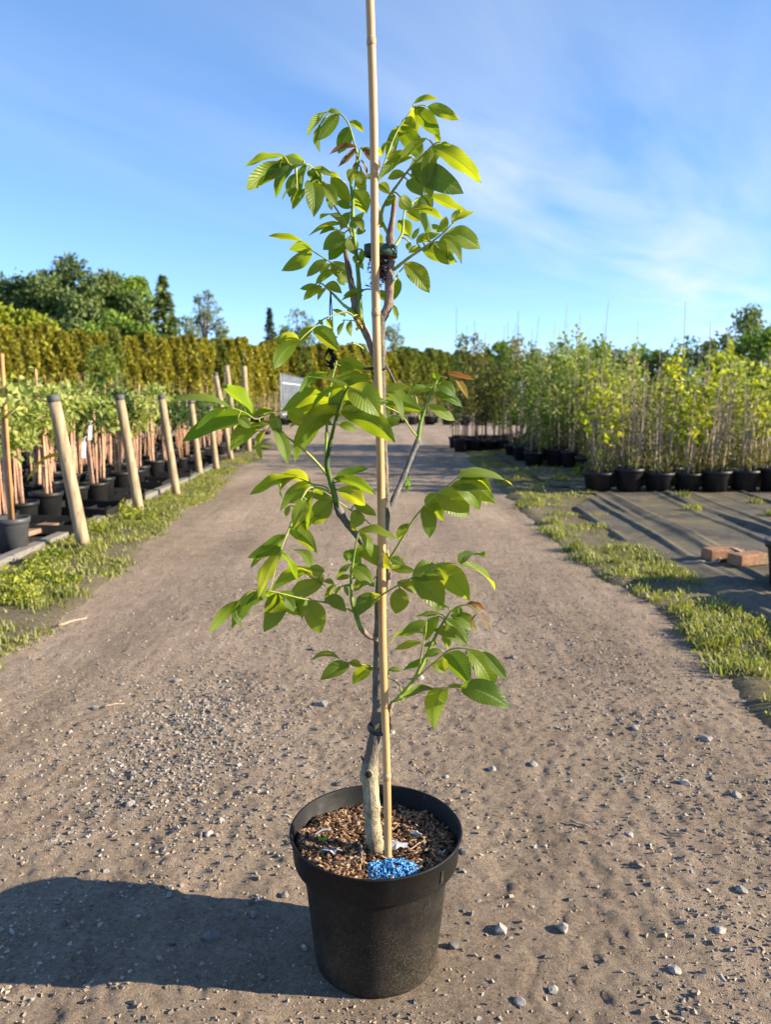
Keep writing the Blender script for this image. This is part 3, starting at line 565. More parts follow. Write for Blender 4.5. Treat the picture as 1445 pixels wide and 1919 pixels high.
(45,None,(0.0632,1.2152,0.5998),(0.0144,1.2350,0.5779),0.0137,'g'),
(45,(0.0650,1.2150,0.5998),(0.0665,1.2138,0.6199),(0.0299,1.2095,0.5990),0.0173,'g'),
(16,(0.1034,1.2820,0.6048),(0.0901,1.2848,0.6131),(0.0563,1.2756,0.6107),0.0099,'g'),
(16,(0.1113,1.2850,0.6162),(0.1089,1.2843,0.6230),(0.0859,1.2915,0.6147),0.0068,'g'),
(16,(0.1012,1.2811,0.6015),(0.0897,1.2782,0.6099),(0.0718,1.2908,0.5674),0.0212,'g'),
(16,None,(0.0998,1.2814,0.6043),(0.1385,1.2903,0.5652),0.0235,'g'),
(48,(0.1134,1.2803,0.6187),(0.1185,1.2800,0.6118),(0.1498,1.2725,0.5906),0.0250,'g'),
(16,None,(0.1121,1.2842,0.6113),(0.1403,1.2947,0.5745),0.0152,'g'),
(16,(0.0894,1.2761,0.5822),(0.0834,1.2776,0.5851),(0.1316,1.2601,0.5673),0.0212,'g'),
(16,(0.0812,1.2724,0.5674),(0.0882,1.2723,0.5640),(0.0664,1.2733,0.5589),0.0091,'g'),
(46,(0.0963,1.2177,0.5631),(0.0896,1.2177,0.5715),(0.0663,1.2138,0.5638),0.0123,'g'),
(16,(0.0675,1.2656,0.5398),(0.0736,1.2645,0.5372),(0.0353,1.2677,0.5199),0.0128,'g'),
(46,None,(0.0754,1.2307,0.5426),(0.0967,1.2377,0.5270),0.0169,'g'),
(46,None,(0.0947,1.2201,0.5567),(0.0968,1.2117,0.5381),0.0175,'g'),
(16,(0.0884,1.2757,0.5803),(0.0984,1.2741,0.5752),(0.1071,1.2796,0.5553),0.0144,'g'),
(48,None,(0.1228,1.2716,0.6286),(0.1272,1.2760,0.6106),0.0173,'g'),
(48,None,(0.1319,1.2649,0.6316),(0.1655,1.2699,0.6232),0.0067,'r'),
(48,None,(0.1536,1.2452,0.6246),(0.1706,1.2317,0.6032),0.0066,'r'),
(48,None,(0.1528,1.2452,0.6235),(0.1481,1.2509,0.5934),0.0059,'r'),
(48,None,(0.1394,1.2585,0.6322),(0.1554,1.2661,0.6205),0.0059,'r'),
(46,None,(0.1014,1.2151,0.5660),(0.1381,1.2416,0.5077),0.0355,'g'),
(46,None,(0.1303,1.1985,0.5781),(0.1690,1.2113,0.5140),0.0350,'g'),
(46,None,(0.1537,1.1859,0.5787),(0.1870,1.1624,0.5454),0.0177,'g'),
(47,None,(0.0925,1.1849,0.5172),(0.0813,1.2043,0.4473),0.0349,'g'),
(47,None,(0.1172,1.1650,0.5276),(0.1845,1.1443,0.5054),0.0371,'g'),
(47,None,(0.1001,1.1787,0.5233),(0.1297,1.1828,0.5173),0.0064,'g'),
(47,None,(0.0773,1.1968,0.5125),(0.0330,1.2173,0.4863),0.0115,'g'),
(20,None,(0.0677,1.3340,1.3083),(0.0803,1.3811,1.2546),0.0123,'g'),
(15,None,(-0.0417,1.1750,0.7769),(-0.0241,1.1661,0.7410),0.0138,'g'),
(34,None,(-0.1109,1.1799,0.8341),(-0.1449,1.1866,0.8194),0.0137,'g'),
(34,None,(-0.1511,1.1389,0.7762),(-0.1516,1.1649,0.7350),0.0106,'g'),
(40,None,(0.1088,1.1153,0.7363),(0.1513,1.1831,0.7314),0.0082,'g'),
(31,None,(-0.1922,1.1293,0.9537),(-0.2454,1.1950,0.9905),0.0203,'g'),
(24,None,(-0.0659,1.2307,1.2399),(-0.0995,1.2729,1.2543),0.0073,'g'),
(34,None,(-0.1450,1.1443,0.7848),(-0.1065,1.1950,0.7942),0.0169,'g'),
(41,None,(-0.1679,1.1641,0.6810),(-0.1417,1.1952,0.6395),0.0295,'g'),
(28,None,(-0.1302,1.1958,1.0645),(-0.1680,1.2173,1.0651),0.0173,'g'),
(41,None,(-0.1249,1.1771,0.6669),(-0.1326,1.1982,0.6329),0.0241,'g'),
(24,None,(-0.1133,1.1709,1.3103),(-0.1219,1.1833,1.2693),0.0134,'g'),
(34,None,(-0.1572,1.1259,0.7523),(-0.1375,1.1495,0.7049),0.0097,'g'),
(12,None,(-0.0519,1.1254,0.9943),(-0.0500,1.1532,0.9572),0.0244,'g'),
(12,None,(-0.0793,1.1799,0.8557),(-0.0329,1.1959,0.8690),0.0137,'g'),
(42,None,(-0.1042,1.2533,0.6728),(-0.1395,1.3058,0.6844),0.0204,'g'),
(33,None,(-0.1186,1.2166,0.8468),(-0.1641,1.2481,0.8543),0.0178,'g'),
(18,None,(0.0212,1.2863,1.3970),(0.0138,1.3335,1.3634),0.0187,'g'),
(12,None,(-0.0780,1.1452,0.9546),(-0.1413,1.2102,0.9351),0.0199,'g'),
(41,None,(-0.2026,1.1536,0.6872),(-0.1779,1.1905,0.6435),0.0140,'g'),
(12,None,(-0.0647,1.1400,0.9591),(-0.0035,1.1731,0.9712),0.0228,'g'),
(26,None,(-0.1203,1.3063,1.2174),(-0.1552,1.3292,1.2200),0.0180,'g'),
(33,None,(-0.1407,1.2248,0.8537),(-0.1677,1.2708,0.8174),0.0110,'g'),
(12,None,(-0.0713,1.1384,0.9693),(-0.1349,1.1890,0.9558),0.0238,'g'),
(38,None,(0.0782,1.1851,0.8331),(0.0791,1.2244,0.7964),0.0254,'g'),
(38,None,(0.1133,1.1650,0.8562),(0.1554,1.2035,0.8553),0.0172,'g'),
(38,None,(0.1097,1.1650,0.8626),(0.1552,1.2240,0.8155),0.0139,'g'),
(18,None,(0.0459,1.2950,1.4283),(0.0399,1.3492,1.3976),0.0203,'g'),
(15,None,(-0.0471,1.1800,0.7477),(-0.0402,1.2020,0.7122),0.0180,'g'),
(12,None,(-0.0552,1.1250,0.9969),(-0.1074,1.1637,1.0080),0.0053,'g'),
(41,None,(-0.2262,1.1450,0.6721),(-0.2229,1.1545,0.6319),0.0133,'g'),
(36,None,(-0.0076,1.2662,0.9787),(0.0024,1.3161,0.9357),0.0255,'g'),
(21,None,(0.0910,1.2111,1.2231),(0.1012,1.2409,1.1925),0.0271,'g'),
(19,None,(0.0365,1.2081,1.3155),(0.0807,1.2280,1.3437),0.0215,'g'),
(13,None,(-0.0807,1.2350,1.0042),(-0.0540,1.2815,0.9724),0.0201,'g'),
(38,None,(0.1011,1.1730,0.8457),(0.1422,1.2048,0.8414),0.0181,'g'),
(36,None,(-0.0106,1.2652,0.9898),(0.0340,1.2598,0.9949),0.0105,'g'),
(20,None,(0.0422,1.3084,1.2800),(0.0692,1.3675,1.3033),0.0119,'g'),
(34,None,(-0.1551,1.1291,0.7580),(-0.1988,1.1290,0.7450),0.0178,'g'),
(19,None,(0.0666,1.1908,1.3399),(0.0680,1.2062,1.2786),0.0237,'g'),
(24,None,(-0.1095,1.1888,1.2910),(-0.0827,1.1914,1.2721),0.0178,'g'),
(40,None,(0.0406,1.1512,0.7086),(0.0817,1.1617,0.7118),0.0328,'g'),
(19,None,(0.0375,1.2006,1.3275),(0.0052,1.1993,1.3248),0.0094,'g'),
(24,None,(-0.1433,1.1517,1.3143),(-0.1585,1.1922,1.2788),0.0062,'g'),
(31,None,(-0.2220,1.1150,0.9660),(-0.2632,1.1018,0.9381),0.0076,'g'),
(42,None,(-0.1258,1.2743,0.6883),(-0.1676,1.3262,0.7067),0.0143,'g'),
]
# ---- ground materials
def ground_material(name, base, dark, pale, stone=True, fine=1.0):
    m = M(name, .92, .15)
    big = m.noise(.9, 4); mid = m.noise(9, 5, .65); fin = m.noise(85 * fine, 8, .8); gr = m.noise(420, 3, .7)
    c = m.ramp(m.math('ADD', m.math('MULTIPLY', big, .5), m.math('MULTIPLY', mid, .5)), [(.34, dark), (.52, base), (.72, pale)])
    band = m.noise(1.0, 4, .6, stretch=(2.6, .22, 1)); c = m.mix(.6, c, m.ramp(band, [(.34, .62), (.5, 1.), (.68, 1.22)]), 'MULTIPLY')
    c = m.mix(.9, c, m.ramp(fin, [(.32, .38), (.48, .95), (.68, 1.4)]), 'MULTIPLY')
    c = m.mix(.75, c, m.ramp(gr, [(.32, .55), (.66, 1.35)]), 'MULTIPLY')
    if stone:
        v = m.voro(95, 'F1'); vc = m.voro(95, 'F1', 'Color')
        sel = m.math('MULTIPLY', m.math('LESS_THAN', v, .33), m.math('GREATER_THAN', m.ramp(vc, [(0, 0.), (1, 1.)]), .56))
        c = m.mix(m.math('MULTIPLY', sel, .35), c, m.mix(m.ramp(vc, [(.3, 0.), (.7, 1.)]), (.19, .175, .165), (.36, .335, .31)))
        h = m.math('ADD', m.math('MULTIPLY', fin, .6), m.math('ADD', m.math('MULTIPLY', gr, .3), m.math('MULTIPLY', sel, .18)))
    else: h = m.math('ADD', fin, m.math('MULTIPLY', gr, .4))
    m.color(c); m.bump(h, 1.0, .020); return m.m
MAT_ROAD = ground_material('track_dirt', (.33, .252, .185), (.235, .175, .126), (.42, .335, .255))
MAT_VERGE = ground_material('verge_soil', (.20, .165, .105), (.13, .12, .065), (.26, .21, .15), False)
MAT_GROUND = ground_material('field_soil', (.16, .14, .09), (.10, .11, .05), (.20, .18, .12), False)
m = M('gravel_stone', .85, .25); c = m.ramp(m.attr(), [(0, (.10, .09, .08)), (.35, (.20, .175, .15)), (.75, (.30, .265, .23)), (1, (.40, .37, .34))])
m.color(m.mix(.5, c, m.ramp(m.noise(160, 4), [(.3, .6), (.7, 1.25)]), 'MULTIPLY')); m.bump(m.noise(300, 3), .4, .002); MAT_PEB = m.m
m = M('loose_stone', .85, .25); c = m.ramp(m.orand(), [(0, (.12, .115, .11)), (.4, (.24, .215, .19)), (.8, (.34, .315, .29)), (1, (.42, .36, .28))])
m.color(m.mix(.6, c, m.ramp(m.noise(120, 5), [(.3, .55), (.7, 1.25)]), 'MULTIPLY')); m.bump(m.noise(200, 4), .5, .003); MAT_STONE = m.m
def mat_fabric(name, a, b, moss):
    m = M(name, .85, .15)
    c = m.ramp(m.noise(2.2, 5, .6), [(.3, a), (.62, b)])
    c = m.mix(m.ramp(m.noise(1.1, 5, .7), [(.5, 0.), (.68, .75)]), c, moss)
    c = m.mix(.5, c, m.ramp(m.noise(60, 4), [(.3, .6), (.7, 1.3)]), 'MULTIPLY')
    c = m.mix(m.ramp(m.noise(3.5, 7, .75), [(.52, 0.), (.66, .8)]), c, tuple(min(.3, x * 1.5) for x in moss) if name != 'bed_ground_cover' else moss)
    wv = m.math('MULTIPLY', m.noise(240, 1, stretch=(1, .05, 1)), m.noise(240, 1, stretch=(.05, 1, 1)))
    m.color(c); m.bump(m.math('ADD', wv, m.noise(45, 4)), .5, .005); return m.m
MAT_FABRIC = mat_fabric('woven_ground_cover', (.06, .054, .045), (.135, .12, .096), (.15, .118, .06))
MAT_FABRIC2 = mat_fabric('bed_ground_cover', (.02, .02, .021), (.05, .05, .05), (.06, .05, .03))

# ---------------------------------------------------------------- ground, track, verges, ground cover
def smooth(t): t = np.clip(t, 0, 1); return t * t * (3 - 2 * t)
edge_r = lambda y: 1.13 + .02 * np.maximum(y - 7, 0) + .10 * (fbm(np.asarray(y, float), np.asarray(y, float) * 0, 3, 3, .9) - .5) * 2
edge_l = lambda y: -(1.15 + .065 * y) + .10 * (fbm(np.asarray(y, float), np.asarray(y, float) * 0, 4, 3, .8) - .5) * 2
def z_road(x, y):
    d = np.hypot(x, y - 1.4)
    k = 1 / (1 + .25 * d)
    z = .026 * (fbm(x, y, 11, 3, 1.1) - .5) + .012 * k * (fbm(x, y, 12, 3, 7) - .5) + .010 * k * (fbm(x, y, 13, 2, 48) - .5) + .016 * k * np.maximum(0, fbm(x, y, 14, 2, 62) - .56)
    flat = 1 - smooth((.30 - np.hypot(x + .01, y - 1.25)) / .12)      # the pot stands level
    return z * (.25 + .75 * flat)
ys = np.concatenate([np.arange(.35, 2.6, .009), np.arange(2.6, 6, .03), np.arange(6, 27, .2)])
me = grid_sheet('road', lambda y: (-(.6 * y + 1.6) if y > 16 else max(-(.56 * y + .5), -(1.15 + .065 * y) - .25), 1.42 + .02 * max(y - 7, 0) if y < 15.5 else 14), ys, 330, z_road)
tag(obj('road', me, MAT_ROAD), 'brown gravel and dirt track running between the nursery beds', kind='structure')
me = bpy.data.meshes.new('ground'); S = 900
me.from_pydata([(-S, -S, -.06), (S, -S, -.06), (S, S, -.06), (-S, S, -.06)], [], [(0, 1, 2, 3)])
tag(obj('ground', me, MAT_GROUND), kind='structure')
def z_vr(x, y):
    t = x - edge_r(y)
    return -.035 + .05 * smooth((t + .08) / .22) + .03 * (fbm(x, y, 21, 4, 5) - .5)
me = grid_sheet('verge', lambda y: (1.0, 1.75 + .35 * min(max(y - 5.5, 0), 1.5) + (2.0 if y > 8.5 else 0)), np.arange(1.2, 15.3, .04), 50, z_vr)
tag(obj('verge_right', me, MAT_VERGE), kind='structure')
def z_vl(x, y):
    t = edge_l(y) - x
    return -.035 + .05 * smooth((t + .08) / .25) + .03 * (fbm(x, y, 22, 4, 5) - .5)
me = grid_sheet('verge', lambda y: (-2.45 - .02 * y, -(1.0 + .065 * y)), np.arange(1.4, 16, .04), 50, z_vl)
tag(obj('verge_left', me, MAT_VERGE), kind='structure')
def z_mat(x, y):
    u = x - .045 * (y - 4) + .10 * fbm(x, y, 34, 2, .8)                  # creases run along the bed
    w = fbm(u * 12, y * .35 + .2 * fbm(x, y, 38, 2, .6), 31, 2, 1.0)
    ridge = np.maximum(0, w - .52) * (.5 + fbm(x, y, 37, 2, 1.1))
    e = smooth((x - 1.52 - .07 * (fbm(y, y * 0, 32, 3, 2.5) - .5)) / .12)
    return .024 + .095 * ridge - .06 * (1 - e) + .008 * fbm(x, y, 33, 3, 4)
me = grid_sheet('ground_cover', lambda y: (1.45 + (.5 * max(y - 6.2, 0)if y < 7.4 else .45), 9), np.arange(1.5, 8.0, .018), 420, z_mat)
tag(obj('ground_cover_right', me, MAT_FABRIC), kind='structure')
me = grid_sheet('ground_cover', lambda y: (1.75, 14), np.arange(8.02, 16, .12), 90, lambda x, y: .022 + .02 * fbm(x, y, 35, 3, 2))
tag(obj('ground_cover_right_far', me, MAT_FABRIC), kind='structure')
me = grid_sheet('ground_cover', lambda y: (-16, -2.25 - .012 * y), np.arange(2, 17, .10), 150, lambda x, y: .015 + .05 * np.maximum(0, fbm(x, y, 36, 3, 2.4) - .45))
tag(obj('ground_cover_left', me, MAT_FABRIC2), kind='structure')

# ---- gravel: uncountable pebbles pressed into the track
PEB = np.array([(-1, -1, -.6), (1, -1, -.6), (1, 1, -.6), (-1, 1, -.6), (-.7, -.75, .6), (.75, -.6, .55), (.65, .75, .7), (-.7, .6, .5)], float) * .62
PQ = np.array([(3, 2, 1, 0), (4, 5, 6, 7), (0, 1, 5, 4), (1, 2, 6, 5), (2, 3, 7, 6), (3, 0, 4, 7)])
def pebbles(name, x, y, size, zf, rg, sink=.15):
    n = len(x); Rm = rand_rot(rg, n)
    sc = size[:, None] * rg.uniform(.55, 1.2, (n, 3)); sc[:, 2] *= .8
    V = PEB[None] * (1 + .25 * rg.standard_normal((n, 8, 3)))
    V = np.einsum('nij,nkj->nki', Rm, V * sc[:, None, :]) * np.array([1, 1, .75])
    V += np.stack([x, y, zf(x, y) + size * (.32 - sink)], 1)[:, None, :]
    Q = PQ[None] + (np.arange(n) * 8)[:, None, None]
    return mesh_np(name, V.reshape(-1, 3), Q.reshape(-1, 4), np.repeat(rg.random(n), 8))
rg = np.random.default_rng(8)
def scatter(n, y0, y1, pw=1.0):
    y = y0 + (y1 - y0) * rg.random(n) ** pw
    x = rg.uniform(-1, 1, n) * (.53 * y + .1)
    k = (x > edge_l(y) - .08) & (x < edge_r(y) + .12) & (np.hypot(x + .012, y - 1.25) > .118)
    return x[k], y[k]
xs, yy, ss = [], [], []
x, y = scatter(26000, .85, 7.5, 1.5); dens = fbm(x, y, 41, 3, 1.3)
k = rg.random(len(x)) < smooth((dens - .46) / .22) + .04
xs.append(x[k]); yy.append(y[k]); ss.append(.0016 + .0042 * rg.random(k.sum()) ** 3)
x, y = scatter(900, .85, 6, 1.3); xs.append(x); yy.append(y); ss.append(.005 + .006 * rg.random(len(x)) ** 2)
for (cx, cy, rx, ry, n, sz) in [(-.56, 2.15, .13, .26, 2600, .0062), (-.50, 1.85, .25, .2, 900, .005), (-.35, 4.3, .25, 1.3, 900, .006), (.80, 2.05, .16, .5, 1300, .0055), (.75, 3.0, .2, .8, 900, .006), (-.62, 3.0, .22, .6, 700, .006)]:
    x = cx + rx * rg.standard_normal(n); y = cy + ry * rg.standard_normal(n)
    k = (x < edge_r(y)) & (x > edge_l(y)) & (y > .8); xs.append(x[k]); yy.append(y[k]); ss.append(sz * rg.uniform(.5, 1.5, k.sum()))
x, y, s_ = map(np.concatenate, (xs, yy, ss))
tag(obj('gravel', pebbles('gravel', x, y, s_, z_road, rg, .26), MAT_PEB), 'fine grey and tan gravel strewn over the dirt track', 'gravel', kind='stuff')
x, y = scatter(42000, .85, 5.0, 1.6); s_ = .0020 + .0062 * rg.random(len(x)) ** 3
k = rg.random(len(x)) < .25 + .9 * smooth((fbm(x, y, 42, 3, 3.0) - .38) / .25); x, y, s_ = x[k], y[k], s_[k]
m = M('soil_crumb', .95, .1); c = m.ramp(m.attr(), [(0, (.19, .14, .10)), (.5, (.31, .24, .18)), (1, (.42, .34, .265))]); m.color(m.mix(.5, c, m.ramp(m.noise(300, 3), [(.3, .6), (.7, 1.2)]), 'MULTIPLY'))
tag(obj('soil_crumbs', pebbles('soil_crumbs', x, y, s_, z_road, rg, .34), m.m), 'crumbs of dry brown earth scattered over the track', 'soil', kind='stuff')
# ---- loose stones one can pick out
spots = [(-.318, 1.286, .017), (.398, 1.954, .013), (.283, 1.93, .012), (-.2, 2.351, .018), (.33, 1.305, .013), (.213, 1.30, .014), (.121, 1.258, .010), (.715, 1.42, .012), (.929, 2.111, .016), (.767, 1.851, .014), (.871, 1.792, .012), (.743, 2.179, .013), (-.913, 2.317, .012),
         (-.40, 1.62, .010), (-.62, 1.75, .013), (.55, 1.62, .010), (.62, 1.30, .011), (-.12, 1.85, .010), (.12, 2.6, .016), (-.28, 2.9, .015), (.02, 2.15, .010), (.48, 2.8, .015), (-.25, 1.34, .009), (-.20, 1.40, .009), (-.43, 1.40, .009), (.22, 1.13, .010), (.28, 1.16, .010), (.5, 1.2, .010), (.17, 1.55, .009), (-.72, 2.55, .014)]
for i, (x, y, s_) in enumerate(spots):
    sub = M_ = None
    bm_v = rg.standard_normal((26, 3)); bm_v /= np.linalg.norm(bm_v, axis=1)[:, None]; bm_v *= rg.uniform(.85, 1.1, (26, 1)) * np.array([1.15, .95, .7])
    import bmesh
    bm = bmesh.new(); [bm.verts.new(v) for v in bm_v]
    bmesh.ops.convex_hull(bm, input=bm.verts); loose = [v for v in bm.verts if not v.link_faces]
    bmesh.ops.delete(bm, geom=loose, context='VERTS'); bmesh.ops.scale(bm, vec=(s_, s_, s_), verts=bm.verts)
    me = bpy.data.meshes.new('stone'); bm.to_mesh(me); bm.free()
    o = obj('stone', me, MAT_STONE, loc=(x, y, float(z_road(np.array([x]), np.array([y]))[0]) + s_ * .22), rot=(0, 0, rg.uniform(0, 6)))
    if i == 0: tag(o, 'largest grey stone lying in the shadow of the plant pot', 'stone')
    else: tag(o, 'loose angular stone lying on the dirt track', 'stone', 'loose stones on the track')
# ---- twigs lying about
MAT_TWIG = plain('dry_twig', (.36, .27, .19), .8, .2, .3, 90)
for i, (x, y, a, L, lab) in enumerate([(-1.36, 3.25, .9, .13, 'pale stripped stick lying at the edge of the left verge'), (-.86, 2.33, .35, .06, 'short curved twig lying on the left of the track'),
        (.45, 1.66, -.7, .055, 'dark twig lying on the track to the right of the pot'), (.66, 1.62, -.6, .05, 'thin grey twig on the stony right wheel track')]):
    p = [(x + math.cos(a) * L * t, y + math.sin(a) * L * t + .006 * math.sin(3 * t), .0) for t in np.linspace(-.5, .5, 6)]
    p = [(q[0], q[1], float(z_road(np.array([q[0]]), np.array([q[1]]))[0]) + .006) for q in p]
    me = tubes_mesh('twig', [tube(p, np.linspace(.0035, .0018, 6) * (1.9 if i == 0 else 1), 6)])
    tag(obj('twig', me, MAT_TWIG), lab, 'twig')

# ---------------------------------------------------------------- grass on the verges
MAT_GRASS = foliage('verge_grass', (.095, .13, .026), (.36, .355, .10), .32, .5, 3.0, (.48, .40, .22))
def grass(name, x, y, zf, h, rg, wd=.0035):
    n = len(x); a = rg.uniform(0, 2 * math.pi, n); lean = rg.uniform(.1, .9, n) * h
    b = np.stack([x, y, zf(x, y) - .004], 1)
    d = np.stack([np.cos(a), np.sin(a), 0 * a], 1); s = np.stack([-np.sin(a), np.cos(a), 0 * a], 1) * wd * rg.uniform(.6, 1.5, (n, 1))
    mid = b + d * lean[:, None] * .35; mid[:, 2] += h * .62
    tip = b + d * lean[:, None]; tip[:, 2] += h * rg.uniform(.7, 1.0, n)
    V = np.stack([b - s, b + s, mid + s * .8, mid - s * .8, tip], 1).reshape(-1, 3)
    o = np.arange(n)[:, None] * 5
    T = np.concatenate([o + [0, 1, 2], o + [0, 2, 3], o + [3, 2, 4]])
    return mesh_np(name, V, T, np.repeat(np.clip(rg.random(n) * .7 + .5 * fbm(x, y, 55, 3, 2) - .05, 0, 1), 5))
rg = np.random.default_rng(12)
def tufts(n, xr, yr, per, spread, hr, mask):
    cx = rg.uniform(0, 1, n); cy = yr[0] + (yr[1] - yr[0]) * rg.random(n) ** 1.35
    lo, hi = xr(cy); cx = lo + (hi - lo) * cx
    k = rg.random(n) < mask(cx, cy); cx, cy = cx[k], cy[k]
    hh = rg.uniform(*hr, len(cx))
    x = np.repeat(cx, per) + spread * rg.standard_normal(len(cx) * per); y = np.repeat(cy, per) + spread * rg.standard_normal(len(cx) * per)
    return x, y, np.repeat(hh, per) * rg.uniform(.5, 1.15, len(x))
A = [tufts(2600, lambda y: (edge_r(y) - .04, 1.66 + .3 * np.clip(y - 5.5, 0, 1.6)), (1.2, 13), 3, .05, (.006, .022), lambda x, y: .7),
     tufts(1900, lambda y: (edge_r(y) - .06 + .25 * fbm(y * 1., y * 0., 66, 2, 1.7), 1.66 + .25 * np.clip(y - 5.5, 0, 1.6) + 0 * y), (1.3, 14), 14, .028, (.018, .06), lambda x, y: smooth((fbm(x, y, 61, 3, 3.4) - .455) / .12)),
     tufts(70, lambda y: (edge_r(y) + .05, 1.52 + 0 * y), (1.4, 6), 50, .035, (.03, .075), lambda x, y: smooth((fbm(x, y, 67, 2, 2.2) - .45) / .1)),
     tufts(900, lambda y: (1.9 + 0 * y, 4.5 + 0 * y), (8.6, 13), 8, .04, (.03, .09), lambda x, y: .5)]
x, y, h = [np.concatenate(v) for v in zip(*A)]
tag(obj('grass', grass('grass', x, y, z_vr, h, rg), MAT_GRASS), 'low tufted grass growing along the right edge of the track', 'grass', kind='stuff')
B = [tufts(4200, lambda y: (-2.22 - .012 * y, edge_l(y) + .06), (1.9, 14), 3, .05, (.006, .024), lambda x, y: .7),
     tufts(3300, lambda y: (-2.22 - .012 * y, edge_l(y) - .02), (2.0, 15), 13, .03, (.015, .05), lambda x, y: smooth((fbm(x, y, 62, 3, 2.8) - .465) / .11)),
     tufts(110, lambda y: (-2.2 + 0 * y, edge_l(y) - .15), (2.2, 9), 45, .04, (.03, .08), lambda x, y: smooth((fbm(x, y, 68, 2, 2.0) - .45) / .1))]
x, y, h = [np.concatenate(v) for v in zip(*B)]
tag(obj('grass', grass('grass', x, y, z_vl, h, rg), MAT_GRASS), 'patchy green grass growing along the left edge of the track', 'grass', kind='stuff')
# leafy weeds at the left edge
MAT_WEED = foliage('weed_leaf', (.12, .17, .025), (.42, .42, .06), .35, .5, 9)
def weed_mesh(seed, r=.12, h=.13, n=190):
    g = np.random.default_rng(seed); a = g.uniform(0, 6.28, n); q = r * np.sqrt(g.random(n))
    C = np.stack([q * np.cos(a), q * np.sin(a), h * g.random(n) * (1.1 - q / r) + .008], 1)
    V, Q, rn = leaf_cards(C, .034, .017, g, .4)
    return mesh_np('weed', V, Q, rn)
wm_ = [weed_mesh(i, .10 + .03 * (i % 2), .10 + .04 * (i % 3)) for i in range(4)]
for i, (x, y) in enumerate([(-1.72, 3.55), (-1.85, 3.75), (-1.88, 4.05), (-1.7, 3.9), (-1.95, 4.4), (-2.05, 5.4), (-2.1, 6.2), (-1.9, 5.9), (-2.02, 7.1), (1.95, 8.6), (2.3, 9.1)]):
    zf = z_vl if x < 0 else z_vr
    o = obj('weed', wm_[i % 4], MAT_WEED, loc=(x, y, float(zf(np.array([x]), np.array([y]))[0]) - .004), rot=(0, 0, i * 1.3)); o.scale = [1 + .2 * math.sin(i * 2.1)] * 3
    tag(o, 'leafy yellow green weed growing on the left grass verge' if x < 0 else 'green weed growing before the right hand tree pots', 'weed', 'weeds on the left verge' if x < 0 else 'weeds before the right pots')
for i, (x, y) in enumerate([(3.05, 6.05), (2.55, 6.35), (3.3, 6.8), (2.95, 5.25), (2.75, 7.1)]):
    zz_ = float(z_mat(np.array([x]), np.array([y]))[0])
    gx = x + .035 * rg.standard_normal(60); gy = y + .03 * rg.standard_normal(60)
    me = grass('grass_tuft', gx - x, gy - y, lambda a, b: 0 * a, rg.uniform(.03, .08, 60), rg)
    tag(obj('grass_tuft', me, MAT_GRASS, loc=(x, y, zz_)), 'small grass tuft growing through the woven ground cover', 'grass', 'tufts in the ground cover')

# ---------------------------------------------------------------- the pot
PX, PY = -.0165, 1.243
MAT_POT = M('black_pot_plastic', .6, .22)
nz = MAT_POT.noise(420, 4, .85); sep = MAT_POT.n.new('ShaderNodeSeparateXYZ'); MAT_POT.l.new(MAT_POT.tc.outputs['Object'], sep.inputs[0])
low = MAT_POT.ramp(sep.outputs[2], [(0, 1.), (.20, .25), (.24, .12)])
speck = MAT_POT.math('MULTIPLY', MAT_POT.ramp(nz, [(.54, 0.), (.62, 1.)]), MAT_POT.math('MULTIPLY', low, MAT_POT.ramp(MAT_POT.noise(14, 3), [(.35, .15), (.7, 1.)])))
film = MAT_POT.math('MULTIPLY', low, MAT_POT.ramp(MAT_POT.noise(22, 5, .7), [(.35, .06), (.75, .38)]))
scuff = MAT_POT.ramp(MAT_POT.noise(9, 6, .75, stretch=(6, 6, 1.2)), [(.60, 0.), (.70, .22)])
film = MAT_POT.math('ADD', film, scuff)
cc = MAT_POT.mix(film, (.0045, .0045, .005), (.10, .083, .062)); cc = MAT_POT.mix(MAT_POT.math('MULTIPLY', speck, .75), cc, (.30, .23, .15))
MAT_POT.color(cc); MAT_POT.l.new(MAT_POT.ramp(MAT_POT.noise(40, 4), [(.3, .50), (.7, .70)]), MAT_POT.b.inputs['Roughness'])
MAT_POT.bump(MAT_POT.noise(60, 3), .12, .002); MAT_POT = MAT_POT.m
pot = tag(empty('plant_pot', (PX, PY, .0)), 'round black plastic pot holding the staked walnut sapling', 'pot')
v = lathe([(.0, .004), (.096, .004), (.1045, .0), (.107, .004), (.1085, .012), (.127, .196), (.1275, .2)], 96)
obj('body', tubes_mesh('body', [v]), MAT_POT, pot)
v = lathe([(.1278, .188), (.1405, .191), (.1425, .195), (.1462, .2365), (.1482, .2395), (.1495, .2412), (.1480, .2432), (.1455, .2428), (.1438, .240), (.1395, .205), (.1255, .196), (.118, .12)], 96)
obj('rim', tubes_mesh('rim', [v]), MAT_POT, pot)
# small embossed marks on the side of the rim
for a, w in ((-42, .003),):
    b = box(-.0012, .0012, -w, w, -.011, .011)
    o = obj('moulding_mark', tubes_mesh('mark', [b], False), MAT_POT, pot, (.1447 * math.cos(R(a)), .1447 * math.sin(R(a)), .214), (0, R(5), R(a)))
